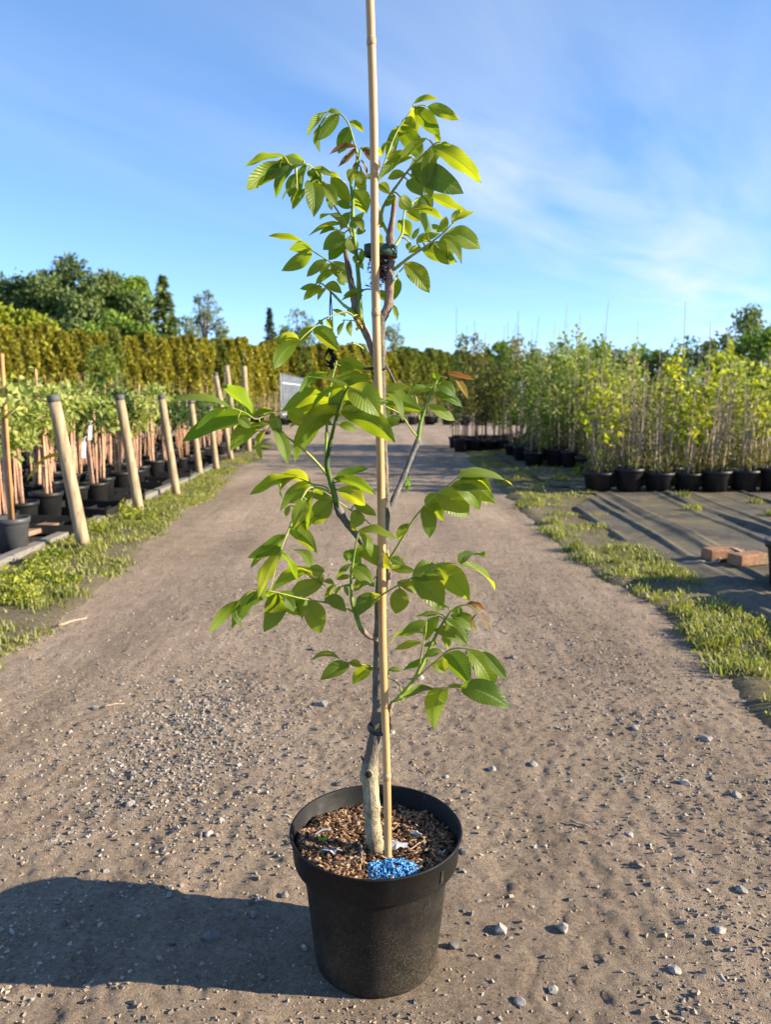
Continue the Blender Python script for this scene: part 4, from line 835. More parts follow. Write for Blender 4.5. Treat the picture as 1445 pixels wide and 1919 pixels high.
# soil and bark
m = M('potting_soil', .95, .1); f = m.noise(230, 6, .7)
m.color(m.ramp(f, [(.3, (.018, .012, .008)), (.55, (.06, .036, .022)), (.78, (.16, .095, .055))])); m.bump(f, 1, .006); MAT_SOIL = m.m
nr, na = 30, 90
rr = np.linspace(0, .1385, nr)[:, None]; aa = np.linspace(0, 2 * math.pi, na, endpoint=False)[None, :]
sxx, syy = rr * np.cos(aa), rr * np.sin(aa)
def z_soil(x, y): return np.maximum(.2065, .2135 - .085 * y + .014 * (fbm(x, y, 71, 3, 22) - .5) + .008 * (fbm(x, y, 72, 3, 90) - .5) + .05 * np.clip(-x - .02, 0, .1)) - .0 * x
V = np.stack([sxx.ravel(), syy.ravel(), z_soil(sxx, syy).ravel()], 1)
Q = [(i * na + j, i * na + (j + 1) % na, (i + 1) * na + (j + 1) % na, (i + 1) * na + j) for i in range(nr - 1) for j in range(na)]
soil = tag(obj('potting_soil', mesh_np('soil', V, Q, smooth=True), MAT_SOIL, loc=(PX, PY, 0)), 'dark potting soil with bark filling the big black pot', 'soil', kind='stuff')
rg = np.random.default_rng(5); n = 5200
a = rg.uniform(0, 6.283, n); q = .1325 * np.sqrt(rg.random(n)); x, y = q * np.cos(a), q * np.sin(a)
k = rg.random(n) < np.where(x < .01, .95, .55); x, y = x[k], y[k]; n = len(x)
sc = np.stack([.0022 + .0085 * rg.random(n) ** 2, rg.uniform(.0009, .0028, n), rg.uniform(.0006, .0018, n)], 1)
yaw = rg.uniform(0, 6.28, n); pit = rg.normal(0, .45, n); Vb = PEB[None] * 1.6 * sc[:, None, :]
cy_, sy_, cp, sp = np.cos(yaw), np.sin(yaw), np.cos(pit), np.sin(pit)
X = Vb[..., 0] * cp[:, None] - Vb[..., 2] * sp[:, None]; Z = Vb[..., 0] * sp[:, None] + Vb[..., 2] * cp[:, None]; Y = Vb[..., 1]
V = np.stack([X * cy_[:, None] - Y * sy_[:, None] + x[:, None], X * sy_[:, None] + Y * cy_[:, None] + y[:, None], Z + (z_soil(x, y) + .0012 + .004 * rg.random(n))[:, None]], 2)
m = M('bark_chip', .8, .2); m.color(m.ramp(m.attr(), [(0, (.03, .017, .010)), (.4, (.11, .058, .032)), (.75, (.28, .16, .085)), (1, (.50, .34, .20))])); MAT_CHIP = m.m
o = obj('bark_chips', mesh_np('bark_chips', V.reshape(-1, 3), (PQ[None] + (np.arange(n) * 8)[:, None, None]).reshape(-1, 4), np.repeat(rg.random(n), 8)), MAT_CHIP, soil); o['kind'] = 'stuff'
# blue slow-release fertiliser beads in a small heap at the front
m = M('fertiliser_bead', .38, .5); m.color(m.ramp(m.attr(), [(0, (.03, .14, .33)), (.6, (.05, .26, .55)), (1, (.16, .42, .70))])); MAT_BEAD = m.m
import bmesh
bm = bmesh.new(); bmesh.ops.create_icosphere(bm, subdivisions=1, radius=1); SV = np.array([v.co for v in bm.verts]); SF = np.array([[v.index for v in f.verts] for f in bm.faces]); bm.free()
P_ = []
while len(P_) < 620:
    u, w = rg.uniform(-1, 1, 2)
    if u * u + w * w > 1 or (abs(u - .12) < .12 and abs(w + .02) < .22): continue
    bx, by = .030 + .042 * u - .004 * w, -.094 + .033 * w + .010 * u
    if math.hypot(bx, by) > .134: continue
    P_.append((bx + (rg.normal(0, .006) if rg.random() < .12 else 0), by + (rg.normal(0, .004) if rg.random() < .12 else 0), rg.uniform(.0018, .0026)))
P_ = np.array(P_); P_ = P_[np.hypot(P_[:, 0], P_[:, 1]) < .134]; lift = .0085 * (1 - np.clip(np.hypot((P_[:, 0] - .03) / .045, (P_[:, 1] + .094) / .036), 0, 1)) * rg.random(len(P_))
Vb = SV[None] * P_[:, 2][:, None, None] + np.stack([P_[:, 0], P_[:, 1], z_soil(P_[:, 0], P_[:, 1]) + .0045 + lift], 1)[:, None, :]
tag(obj('fertiliser_beads', mesh_np('beads', Vb.reshape(-1, 3), (SF[None] + (np.arange(len(P_)) * len(SV))[:, None, None]).reshape(-1, 3), np.repeat(rg.random(len(P_)), len(SV)), smooth=True), MAT_BEAD, loc=(PX, PY, 0)), 'heap of bright blue fertiliser beads on the soil in the pot', 'fertiliser', kind='stuff')
# seedling, dry scraps and twigs on the soil
def blade(pts, wd, name, mat, **kw):
    P = spline(pts, 9); T = np.gradient(P, axis=0); s = np.cross(T, (.25, -.6, .75)); s /= np.linalg.norm(s, axis=1)[:, None]
    w = wd * np.sin(np.linspace(.12, math.pi, 9)) ** .7
    V = np.concatenate([P - s * w[:, None], P + np.array([0, 0, -.15 * wd]), P + s * w[:, None]])
    Q = [(i, i + 1, i + 10, i + 9) for i in range(8)] + [(i + 9, i + 10, i + 19, i + 18) for i in range(8)]
    return obj(name, mesh_np(name, V, Q, np.full(27, .7), smooth=True), mat, **kw)
MAT_SEED = foliage('seedling_leaf', (.10, .22, .02), (.30, .50, .06), .4)
sd = tag(empty('seedling', (PX - .098, PY - .012, .213)), 'tiny bright green seedling sprouting from the pot soil', 'seedling')
blade([(0, 0, 0), (.003, -.002, .012), (.0, -.008, .026)], .004, 'leaf', MAT_SEED, parent=sd)
blade([(0, 0, 0), (.008, .002, .010), (.012, .0, .022)], .0045, 'leaf', MAT_SEED, parent=sd)
blade([(0, 0, 0), (-.003, -.004, .010), (-.007, -.008, .015)], .003, 'leaf', MAT_SEED, parent=sd)
MAT_SCRAP = plain('dry_leaf_scrap', (.42, .44, .47), .8, .2, .3, 120)
def scrap(x, y, r, seed, lab):
    g = np.random.default_rng(seed); n = 11; a = np.linspace(0, 6.283, n, endpoint=False); q = r * g.uniform(.45, 1.15, n)
    z0 = float(z_soil(np.array([x]), np.array([y]))[0]) + .008
    V = np.concatenate([[(0, 0, .003)], np.stack([q * np.cos(a) * 1.4, q * np.sin(a), .006 * g.standard_normal(n)], 1)])
    me = mesh_np('scrap', V, [(0, 1 + i, 1 + (i + 1) % n) for i in range(n)]); o = obj('dry_leaf', me, MAT_SCRAP, loc=(PX + x, PY + y, z0))
    sol = o.modifiers.new('thickness', 'SOLIDIFY'); sol.thickness = .0006
    tag(o, lab, 'leaf')
scrap(.036, -.020, .016, 1, 'crumpled pale dry leaf beside the cane foot in the pot'); scrap(.072, .02, .010, 2, 'small pale leaf scrap on the shaded soil in the pot'); scrap(.112, -.045, .006, 3, 'pale leaf scrap near the right rim of the pot')
scrap(-.072, -.055, .014, 6, 'curled dry leaf on the sunlit bark in the pot')
def soil_twig(a, b, h, lab):
    P = spline([(a[0], a[1], 0), ((a[0] + b[0]) / 2 + .003, (a[1] + b[1]) / 2, h), (b[0], b[1], 0)], 9)
    P[:, 2] += z_soil(P[:, 0], P[:, 1]) + .005
    o = obj('twig', tubes_mesh('twig', [tube(P, np.linspace(.0014, .0009, 9), 6)]), MAT_TWIG, loc=(PX, PY, 0)); tag(o, lab, 'twig')
soil_twig((-.032, -.005), (-.022, -.078), .012, 'thin upright dry twig on the soil left of the trunk'); soil_twig((-.018, -.03), (-.045, -.07), .002, 'thin dry twig crossing another left of the trunk')
soil_twig((.048, -.035), (.085, .0), .003, 'dry twig on shaded soil right of the cane')
P = [(-.112 + .03 * t, .0 + .045 * t - .02 * t * t, .219 + .004 * math.sin(3 * t)) for t in np.linspace(0, 1, 10)]
tag(obj('drip_pipe', tubes_mesh('drip_pipe', [tube(P, .0022, 8)]), plain('grey_plastic', (.16, .17, .19), .4), loc=(PX, PY, .003)), 'short curved piece of thin grey plastic pipe in the pot', 'pipe')

# ---------------------------------------------------------------- the bamboo cane and its ties
m = M('bamboo', .42, .4); sp_ = m.noise(14, 4, stretch=(6, 6, .5)); c = m.ramp(sp_, [(.3, (.46, .25, .10)), (.55, (.58, .335, .145)), (.75, (.64, .40, .20))])
m.color(m.mix(.5, c, m.ramp(m.noise(140, 3, stretch=(8, 8, .6)), [(.3, .75), (.7, 1.1)]), 'MULTIPLY')); m.bump(m.noise(200, 2, stretch=(8, 8, .4)), .15, .001); MAT_CANE = m.m
S0, S1 = np.array([.0042, 1.186, .205]), np.array([-.0265, 1.222, 1.78])
cane = tag(empty('bamboo_cane', (0, 0, 0)), 'tall straight tan bamboo cane staking the walnut sapling', 'cane')
zs = np.linspace(0, 1, 120); P = S0 + (S1 - S0) * zs[:, None]; nodes = [.105, .33, .575, .815]
P[:, 0] += .0012 * np.sin(zs * 19)
rad = np.full(120, .0063); zz_ = P[:, 2] - .185
obj('shaft', tubes_mesh('shaft', [tube(P, rad, 16)]), MAT_CANE, cane)
MAT_NODE = plain('bamboo_node', (.45, .29, .15), .5, .3, .3, 200)
for k in nodes:
    c0 = S0 + (S1 - S0) * k; i = min(range(120), key=lambda j: abs(P[j, 2] - c0[2])); c0 = P[i]
    obj('node', tubes_mesh('node', [tube([c0 + np.array([0, 0, d]) for d in (-.006, -.002, .0, .002, .007)], [.0064, .0066, .0073, .0069, .0064], 16)]), MAT_NODE, cane)
MAT_TIE = plain('black_rubber', (.012, .012, .013), .45, .4, .2, 60)
def ring(name, c, rx, ry, r, tilt, lab, mat=MAT_TIE, h=None):
    a = np.linspace(0, 2 * math.pi, 49)
    P = np.stack([rx * np.cos(a), ry * np.sin(a), tilt * np.cos(a)], 1)
    if h is None: parts = [tube(P, r, 8)]
    else:
        V, F = [], []
        for q in P[:-1]: V += [(q[0], q[1], q[2] - h), (q[0], q[1], q[2] + h), (q[0] * .95, q[1] * .95, q[2] + h), (q[0] * .95, q[1] * .95, q[2] - h)]
        for i in range(48):
            j = (i + 1) % 48
            for k in range(4): F.append((4 * i + k, 4 * j + k, 4 * j + (k + 1) % 4, 4 * i + (k + 1) % 4))
        parts = [(np.array(V), F)]
    return tag(obj(name, tubes_mesh(name, parts), mat, loc=c), lab, 'plant tie')
ring('plant_tie', (-.0100, 1.216, .438), .0178, .0275, .0032, .0, 'black rubber ring tying the cane to the lower trunk just above the pot')
ring('plant_tie', (-.0165, 1.231, 1.0235), .0172, .025, .0017, 0, 'thin black ring tying the cane to the stem above the middle leaves')
MAT_STRAP = plain('dark_green_strap', (.035, .065, .045), .55, .3, .35, 80)
ring('strap_tie', (-.0075, 1.233, 1.2002), .0255, .022, .0, -.001, 'wide dark green strap tying the cane to the sapling top', MAT_STRAP, .0085)
# brown fibrous wad held under the strap
m = M('brown_fibre', .9, .1); m.color(m.ramp(m.attr(), [(0, (.03, .018, .014)), (.6, (.13, .075, .055)), (1, (.30, .19, .13))])); MAT_FIB = m.m
rg = np.random.default_rng(77)
C = np.array([-.009, 1.246, 1.176]) + rg.standard_normal((420, 3)) * np.array([.0062, .006, .013]); C[:, 0] += .25 * (1.178 - C[:, 2]) * -.2
V, Q, rn = leaf_cards(C, .014, .0028, rg, 0, .2)
tag(obj('fibre_wad', mesh_np('fibre_wad', V, Q, rn), MAT_FIB), 'brown shredded fibre wad wedged between cane and stem below the strap', 'fibre')

# ---------------------------------------------------------------- the walnut sapling
def bark(name, a, b, c_, sc=60, spots=None):
    m = M(name, .78, .2); n = m.noise(sc, 6, .65, stretch=(1, 1, .45)); c = m.ramp(n, [(.3, a), (.52, b), (.74, c_)])
    v = m.noise(sc * 4.5, 3, .7); c = m.mix(.45, c, m.ramp(v, [(.3, .5), (.68, 1.3)]), 'MULTIPLY')
    m.color(c); m.bump(m.math('ADD', n, m.math('MULTIPLY', v, .5)), .8, .004); return m.m
mt = M('trunk_bark', .8, .2); n = mt.noise(55, 6, .65, stretch=(1, 1, .5)); sp2 = mt.n.new('ShaderNodeSeparateXYZ'); mt.l.new(mt.tc.outputs['Object'], sp2.inputs[0])
up_ = mt.math('ADD', sp2.outputs[2], mt.math('MULTIPLY', mt.math('SUBTRACT', mt.noise(28, 3), .5), .06))
pale = mt.ramp(n, [(.34, (.10, .075, .045)), (.47, (.33, .27, .17)), (.7, (.52, .46, .32))]); grey = mt.ramp(n, [(.3, (.09, .08, .065)), (.5, (.165, .14, .11)), (.75, (.25, .21, .15))])
c = mt.mix(mt.ramp(up_, [(.345, 0.), (.375, 1.)]), pale, grey)      # rootstock is pale, the scion above the union grey brown
c = mt.mix(mt.ramp(up_, [(.205, 1.), (.232, 0.)]), c, (.055, .042, .03)); c = mt.mix(.5, c, mt.ramp(mt.noise(240, 3, .7), [(.3, .5), (.68, 1.3)]), 'MULTIPLY')
mt.color(c); mt.bump(mt.math('ADD', n, mt.math('MULTIPLY', mt.noise(150, 4, .7), .6)), 1., .007)
WOOD = dict(bark=mt.m, bark2=bark('bark_brown', (.11, .075, .058), (.24, .17, .13), (.38, .29, .22)), bark3=bark('bark_grey', (.075, .07, .066), (.15, .14, .13), (.27, .24, .21)))
def green(name, c1, c2):
    m = M(name, .6, .2); m.color(m.ramp(m.noise(40, 3), [(.3, c1), (.7, c2)])); m.b.inputs['Subsurface Weight'].default_value = .0; return m.m
WOOD['green'] = green('green_shoot', (.10, .17, .025), (.26, .36, .07)); WOOD['green2'] = green('dark_shoot', (.045, .075, .02), (.14, .21, .04)); WOOD['rach'] = green('leaf_stalk', (.22, .27, .05), (.42, .42, .11))
def leaf_mat(name, a, b, tr, tcol):
    m = M(name, .4, .36)
    uv = m.n.new('ShaderNodeSeparateXYZ'); m.l.new(m.tc.outputs['UV'], uv.inputs[0])
    av = m.math('ABSOLUTE', m.math('SUBTRACT', uv.outputs[1], .5))
    ph = m.math('SUBTRACT', m.math('MULTIPLY', uv.outputs[0], 12.0), m.math('MULTIPLY', m.math('POWER', m.math('MULTIPLY', av, 2), .8), 2.6))
    fr = m.math('ABSOLUTE', m.math('SUBTRACT', m.math('FRACT', ph), .5))        # 0.5 on a side vein, 0 between veins
    vein = m.math('POWER', m.math('MULTIPLY', fr, 2), 9)
    mid = m.ramp(av, [(.012, 1.), (.05, 0.)])
    line = m.math('MAXIMUM', m.math('MULTIPLY', vein, .55), mid)
    f = m.math('ADD', m.math('MULTIPLY', m.orand(), .65), m.math('MULTIPLY', m.noise(26, 3), .4))
    c = m.ramp(f, [(.12, a), (.85, b)])
    c = m.mix(m.math('MULTIPLY', line, .55), c, (.32, .40, .10) if name == 'walnut_leaf' else (.36, .22, .10))
    spot = m.ramp(m.voro(55, 'F1'), [(.05, 1.), (.09, 0.)]); spot = m.math('MULTIPLY', spot, m.ramp(m.noise(9, 2), [(.55, 0.), (.65, .7)]))
    c = m.mix(spot, c, (.16, .11, .03)); c = m.mix(m.ramp(m.noise(14, 4, .7), [(.5, 0.), (.75, .4)]), c, (.20, .22, .03))
    m.color(c)
    q = m.math('SUBTRACT', m.math('MULTIPLY', m.math('COSINE', m.math('MULTIPLY', m.math('SUBTRACT', ph, .5), 6.2832)), -.0), m.math('MULTIPLY', m.math('POWER', m.math('MULTIPLY', fr, 2), 2.5), 1.0))
    h = m.math('ADD', m.math('SUBTRACT', q, m.math('MULTIPLY', mid, 1.2)), m.math('MULTIPLY', m.noise(240, 2), .25))
    m.bump(h, .34, .0015)
    m.l.new(m.ramp(m.noise(60, 3), [(.3, .36), (.7, .58)]), m.b.inputs['Roughness'])
    tr_c = m.mix(m.math('MULTIPLY', line, .6), m.ramp(m.orand(), [(0, tcol[0]), (1, tcol[1])]), tuple(x * .45 for x in tcol[0]))
    m.translucent(tr_c, tr); return m.m
MAT_LEAF = leaf_mat('walnut_leaf', (.024, .068, .007), (.14, .205, .018), .50, ((.30, .46, .012), (.70, .70, .02)))
MAT_RED = leaf_mat('walnut_young_leaf', (.14, .06, .03), (.22, .15, .06), .40, ((.40, .15, .04), (.40, .28, .06)))
CAM = np.array([0, 0, .985])
def leaflet_mesh(b, e, wvis, rg):
    b, e = np.array(b), np.array(e); e = b + (e - b) * 1.14; wvis *= 1.12; t = e - b; L = np.linalg.norm(t); t /= L
    v = CAM - (b + e) / 2; v /= np.linalg.norm(v); n0 = v - t * v.dot(t); n0 /= np.linalg.norm(n0); s = np.cross(t, n0)
    W = max(wvis * 1.04, .35 * L * rg.uniform(.85, 1.15)); W = min(W, wvis * 3.2)
    ro = math.acos(min(1, wvis / W)) * .95 + rg.uniform(0, .22)
    # of the two ways to roll, take the one that turns the blade's face up, most of the time
    cand = [n0 * math.cos(q) + s * math.sin(q) for q in (ro, -ro)]
    cand.sort(key=lambda q: -abs(q[2]) - .25 * q[0])
    n = cand[0] if rg.random() < .8 else cand[1]
    if n[2] < 0: n = -n
    s = np.cross(n, t)
    nu, nv = 13, 9
    U = np.linspace(0, 1, nu); Vv = np.linspace(-1, 1, nv)
    half = .5 * W * np.clip(np.sin(math.pi * U ** .86), 0, 1) ** .72; half[0] = .0012; half[-1] = .0004
    half *= 1 - .22 * smooth((U - .8) / .2)
    bow = L * rg.uniform(.02, .22); foldv = rg.uniform(.10, .60); wav = L * rg.uniform(.004, .024); ph = rg.uniform(0, 6.28); tw = rg.uniform(-.5, .5); side = L * rg.uniform(-.05, .05)
    pts, uv = [], []
    for u, h in zip(U, half):
        c = b + t * L * u + n * bow * 4 * u * (1 - u) * (1.15 - .3 * u) + s * side * 4 * u * (1 - u)
        a = tw * (u - .3); s2 = s * math.cos(a) + n * math.sin(a); n2 = n * math.cos(a) - s * math.sin(a)
        for w in Vv:
            z = abs(w) * h * foldv - .30 * foldv * h * w * w + wav * abs(w) ** 2 * math.sin(ph + 13 * u + (1.5 if w > 0 else 0))
            pts.append(c + s2 * w * h * .96 + n2 * z); uv.append((u, .5 + .5 * w))
    Q = [(i * nv + j, i * nv + j + 1, (i + 1) * nv + j + 1, (i + 1) * nv + j) for i in range(nu - 1) for j in range(nv - 1)]
    return mesh_np('leaflet', pts, Q, uv=uv, smooth=True)
tree = tag(empty('walnut_sapling', (PX, PY, .205)), 'young walnut sapling with glossy green compound leaves in the black pot', 'sapling')
tree_inv = Matrix.Translation((-PX, -PY, -.205))
rg = np.random.default_rng(21)
axis_obj = []
joints = {}
for a, jt, b, e, w, hue in LEAFLETS:
    if jt: joints.setdefault(a, []).append((jt, b, w))
for i, (nm, mat, P, rad) in enumerate(AXES):
    n = 4 * len(P); Q = spline(P, n); rr = np.interp(np.linspace(0, 1, n), np.linspace(0, 1, len(rad)), rad)
    wood = mat.startswith('bark')
    if wood:
        rr = rr * (1 + .07 * np.sin(np.arange(n) * 1.7 + i) * rg.random(n))
        for k in ([.22, .3, .45, .62, .8] if nm in ('leader', 'branch') else [.16, .24, .7]): rr *= 1 + .14 * np.exp(-((np.linspace(0, 1, n) - k) / .018) ** 2)
    else:
        rr = rr * (.76 if nm == 'leaf' else .88)
        for k in (.18, .36, .55, .74): rr = rr * (1 + .28 * np.exp(-((np.linspace(0, 1, n) - k + .03 * math.sin(i * 3 + k * 9)) / .016) ** 2))
    parts = [tube(Q, rr, 14 if wood else 8, .055 if wood else 0, rg)]
    if nm == 'trunk': parts.append(tube(spline([(-.026, 1.222, .355), (-.0285, 1.211, .3585), (-.0288, 1.2075, .359)], 6), [.011, .0092, .008, .0075, .007, .0066], 12))
    for jt, b, w in joints.get(i, []):
        jt, b = np.array(jt), np.array(b); mid = (jt + b) / 2 + np.array([0, 0, .12 * np.linalg.norm(b - jt)])
        parts.append(tube(spline([jt, mid, b], 7), np.linspace(.0014, .0010, 7), 6))
    part_nm = {'leader': 'branch', 'leaf': 'leaf'}.get(nm, nm)
    o = obj(part_nm, tubes_mesh(part_nm, parts), WOOD[mat], tree); o.matrix_parent_inverse = tree_inv
    if nm == 'leader': o['label'] = 'knobbly brown top of the stem with a cut tip'
    axis_obj.append(o)
# dark pruning wound low on the trunk
v = lathe([(0, .0022), (.0035, .0024), (.0055, .001), (.0062, -.002)], 16)
o = obj('pruning_scar', tubes_mesh('scar', [v]), plain('dark_scar', (.02, .017, .015), .9), tree, (-.0282, 1.2072, .3590), (R(72), R(-14), 0)); o.matrix_parent_inverse = tree_inv
for a, jt, b, e, w, hue in LEAFLETS:
    me = leaflet_mesh(b, e, w, rg)
    o = obj('leaflet', me, MAT_RED if hue == 'r' else MAT_LEAF, axis_obj[a])
    if hue == 'r': o['label'] = 'reddish young leaflet'
# black dried catkin hanging on thin threads
MAT_CATKIN = plain('dry_catkin', (.018, .016, .015), .8, .2, .4, 200)
parts = [tube(spline([(-.0870, 1.265, 1.146), (-.0885, 1.264, 1.11), (-.0858, 1.265, 1.078)], 10), .0011, 6), tube(spline([(-.0868, 1.266, 1.146), (-.0848, 1.266, 1.10), (-.0842, 1.265, 1.07)], 10), .0009, 6)]
for k in range(46):
    z = 1.078 - .054 * k / 46; c0 = np.array([-.0856 - .003 * math.sin(k * .35) + .0028 * rg.standard_normal(), 1.265 + .0025 * rg.standard_normal(), z]); d = rg.standard_normal(3) * .0035
    parts.append(tube([c0 - d, c0, c0 + d], [.0008, .0026, .0008], 5))
o = obj('catkin', tubes_mesh('catkin', parts), MAT_CATKIN, tree); o.matrix_parent_inverse = tree_inv; o['label'] = 'blackened dried catkin dangling on thin threads'
# tiny buds and curled shoots on the brown wood
MAT_BUD = WOOD['rach']
for k, (c0, r_) in enumerate([((.0365, 1.290, .838), .004), ((.0375, 1.290, .829), .004), ((.0375, 1.290, .845), .003), ((-.0415, 1.238, 1.100), .0045), ((-.039, 1.237, 1.094), .005), ((-.0425, 1.238, 1.089), .004)]):
    C = np.array(c0) + rg.standard_normal((14, 3)) * r_ * .6; V, Q, rn = leaf_cards(C, r_ * 1.9, r_ * .9, rg, .3)
    o = obj('bud', mesh_np('bud', V, Q, rn), MAT_SEED if k < 3 else plain('yellow_bud', (.45, .34, .05), .6), tree); o.matrix_parent_inverse = tree_inv
# ================================================================ nursery plants
MAT_NPOT = plain('nursery_pot', (.013, .013, .014), .5, .35, .5, 9)
MAT_GPOT = plain('grey_pot', (.055, .056, .062), .5, .4, .3, 12)
MAT_STEM = plain('tan_stem', (.50, .30, .20), .75, .2, .35, 12)
MAT_STEM2 = plain('grey_stem', (.36, .27, .19), .75, .2, .35, 12)
MAT_OCANE = plain('orange_cane', (.52, .26, .10), .6, .3, .25, 10)
MAT_DARKSTEM = plain('dark_stem', (.10, .075, .055), .8, .2, .35, 12)
def pot_mesh(r, h, name='pot'):
    return tubes_mesh(name, [lathe([(0, .0), (r * .80, .0), (r * .95, h * .82), (r * .96, h * .83), (r * 1.03, h * .84), (r * 1.06, h), (r * .98, h), (r * .95, h * .9), (0, h * .9)], 20)])
LIME = foliage('lime_leaf', (.15, .20, .045), (.42, .45, .13), .40, .5, 4, (.52, .46, .26))
MIDG = foliage('mid_leaf', (.055, .10, .02), (.22, .28, .05), .34, .5, 4)
DARKG = foliage('dark_leaf', (.02, .05, .015), (.075, .13, .03), .25, .5, 4)
YEL = foliage('yellow_leaf', (.12, .16, .022), (.46, .46, .045), .42, .5, 3)
OLIVE = foliage('olive_leaf', (.09, .10, .025), (.28, .24, .075), .28, .6, 5)
def crown_pts(g, n, c, r, clumps=14, shell=.5, spread=.33):
    a = g.standard_normal((clumps, 3)); a /= np.linalg.norm(a, axis=1)[:, None]; a *= (shell + (1 - shell) * g.random((clumps, 1)))
    k = g.integers(0, clumps, n); p = a[k] * .78 + spread * g.standard_normal((n, 3))
    return np.array(c) + p * np.array(r)
def standard(name, label, group, seed, leafmat, stemmat=MAT_STEM, hs=.66, rc=(.20, .20, .22), nl=260, ls=(.085, .055), pr=.115, ph=.19, canes=4, dry=True, potmat=MAT_NPOT, cat='potted tree'):
    g = np.random.default_rng(seed); t = tag(empty(name), label, cat, group)
    obj('pot', pot_mesh(pr, ph), potmat, t)
    top = hs + rc[2] * 1.2
    for k in range(canes):
        x0, y0 = g.uniform(-.04, .04, 2); x1, y1 = x0 + g.uniform(-.03, .03), y0 + g.uniform(-.03, .03)
        h = top + (g.uniform(.0, .16) if k == 0 else -.1)
        P = spline([(x0, y0, ph * .85), ((x0 + x1) / 2 + g.uniform(-.012, .012), (y0 + y1) / 2, h * .5), (x1, y1, h)], 6)
        obj('cane' if k == 0 else 'stem', tubes_mesh('stem', [tube(P, np.linspace(.0085, .006, 6) if k else .0062, 6)]), MAT_OCANE if (k == 0 and seed % 3 == 0) else stemmat, t)
    C = crown_pts(g, nl, (0, 0, top - rc[2] * .55), rc, 16); V, Q, rn = leaf_cards(C, *ls, g, .45)
    obj('crown', mesh_np('crown', V, Q, rn), leafmat, t)
    if dry:
        tw = []
        for k in range(12):
            d = g.standard_normal(3); d[2] = abs(d[2]) * .6 - .1; d /= np.linalg.norm(d); d *= np.array(rc) * g.uniform(.6, 1.0)
            b = np.array([0, 0, top - rc[2] * 1.1]); tw.append(tube(spline([b, b + d * .5 + np.array([0, 0, .03]), b + d + np.array([0, 0, .08])], 5), np.linspace(.0035, .0015, 5), 4))
        obj('twigs', tubes_mesh('twigs', tw), MAT_STEM2, t)['kind'] = 'stuff'
    return t
def used(root, state={}):
    if root.name in state: return True
    state[root.name] = 1; return False
def place(root, loc, rz=0, sc=1., scz=None, tilt=(0, 0)):
    s3 = (sc, sc, scz or sc)
    kids(root)
    if not used(root):
        root.location = loc; root.rotation_euler = (tilt[0], tilt[1], rz); root.scale = s3; return root
    return copy_tree(root, loc, rz, s3, tilt)
ORD = 'first second third fourth fifth sixth seventh eighth ninth tenth eleventh twelfth thirteenth fourteenth fifteenth'.split()
LB = 'lime leaved potted standards behind the leaning posts'
limes = [standard('potted_standard', 'potted standard with tan stems and lime green leaf head behind the leaning posts', LB, 100 + i, LIME, nl=460, rc=(.21, .21, .19), ls=(.062, .040), canes=6) for i in range(4)]
mids = [standard('potted_standard', 'potted standard with tan stems and fresh mid green head behind the posts', 'mid green potted standards', 110 + i, MIDG, nl=420, rc=(.18, .18, .17), ls=(.055, .032), dry=False) for i in range(3)]
darks = [standard('potted_standard', 'potted standard with a dense dark green head behind the leaning posts', 'dark green potted standards', 120 + i, DARKG, nl=420, rc=(.19, .19, .22), ls=(.055, .032), dry=False) for i in range(2)]
yls = [standard('potted_standard', 'potted standard with a yellowing dry leaf head behind the leaning posts', 'yellowing potted standards', 130 + i, YEL, nl=240, rc=(.19, .19, .2), ls=(.075, .05)) for i in range(2)]
rg = np.random.default_rng(33)
cnt = 0
for row in range(15):
    bx = -2.52 - .40 * row
    y = 4.75 + .13 * (row % 3)
    while y < 15.2:
        x = bx - .012 * y + rg.uniform(-.05, .05); yy_ = y + rg.uniform(-.05, .05); y += .40 if y < 9 else .52
        if x < -.50 * yy_ - .25: continue
        if row > 5 and rg.random() < .25: continue
        r_ = rg.random()
        if yy_ < 6.6: kind = limes if r_ < .8 else yls
        elif yy_ < 9: kind = limes if r_ < .5 else darks if r_ < .68 else mids if r_ < .9 else yls
        elif yy_ < 11: kind = darks if r_ < .4 else mids
        else: kind = mids
        s_ = rg.uniform(.92, 1.08)
        o = place(kind[rg.integers(0, len(kind))], (x, yy_, .03), rg.uniform(0, 6.28), s_, s_ * (rg.uniform(.95, 1.06) if yy_ < 9 else rg.uniform(.86, .95)), (rg.normal(0, .015), rg.normal(0, .015)))
        nm_ = 'lime leaved' if kind is limes else 'dark green headed' if kind is darks else 'mid green headed' if kind is mids else 'yellowing'
        o['label'] = f'{nm_} potted standard in the {ORD[row]} row behind the leaning posts'; o['group'] = f'{nm_} standards, {ORD[row]} row behind the posts'
        cnt += 1
# the near grey pot with one orange cane, and a second pot behind it
t = tag(empty('potted_cane_tree', (-2.305, 4.70, .028)), 'grey plastic pot holding one tall orange cane beside the left edging', 'potted tree')
obj('pot', pot_mesh(.105, .205), MAT_GPOT, t)
obj('cane', tubes_mesh('cane', [tube([(.01, 0, .17), (.012, 0, .7), (.018, .0, 1.19)], .0115, 8)]), MAT_OCANE, t)
obj('stem', tubes_mesh('stem', [tube(spline([(-.012, .01, .17), (-.02, .01, .5), (-.01, .01, .85)], 6), .012, 8)]), MAT_STEM, t)
g = np.random.default_rng(3); V, Q, rn = leaf_cards(crown_pts(g, 90, (-.06, 0, .93), (.16, .15, .17), 9), .085, .058, g, .4); obj('crown', mesh_np('crown', V, Q, rn), LIME, t)
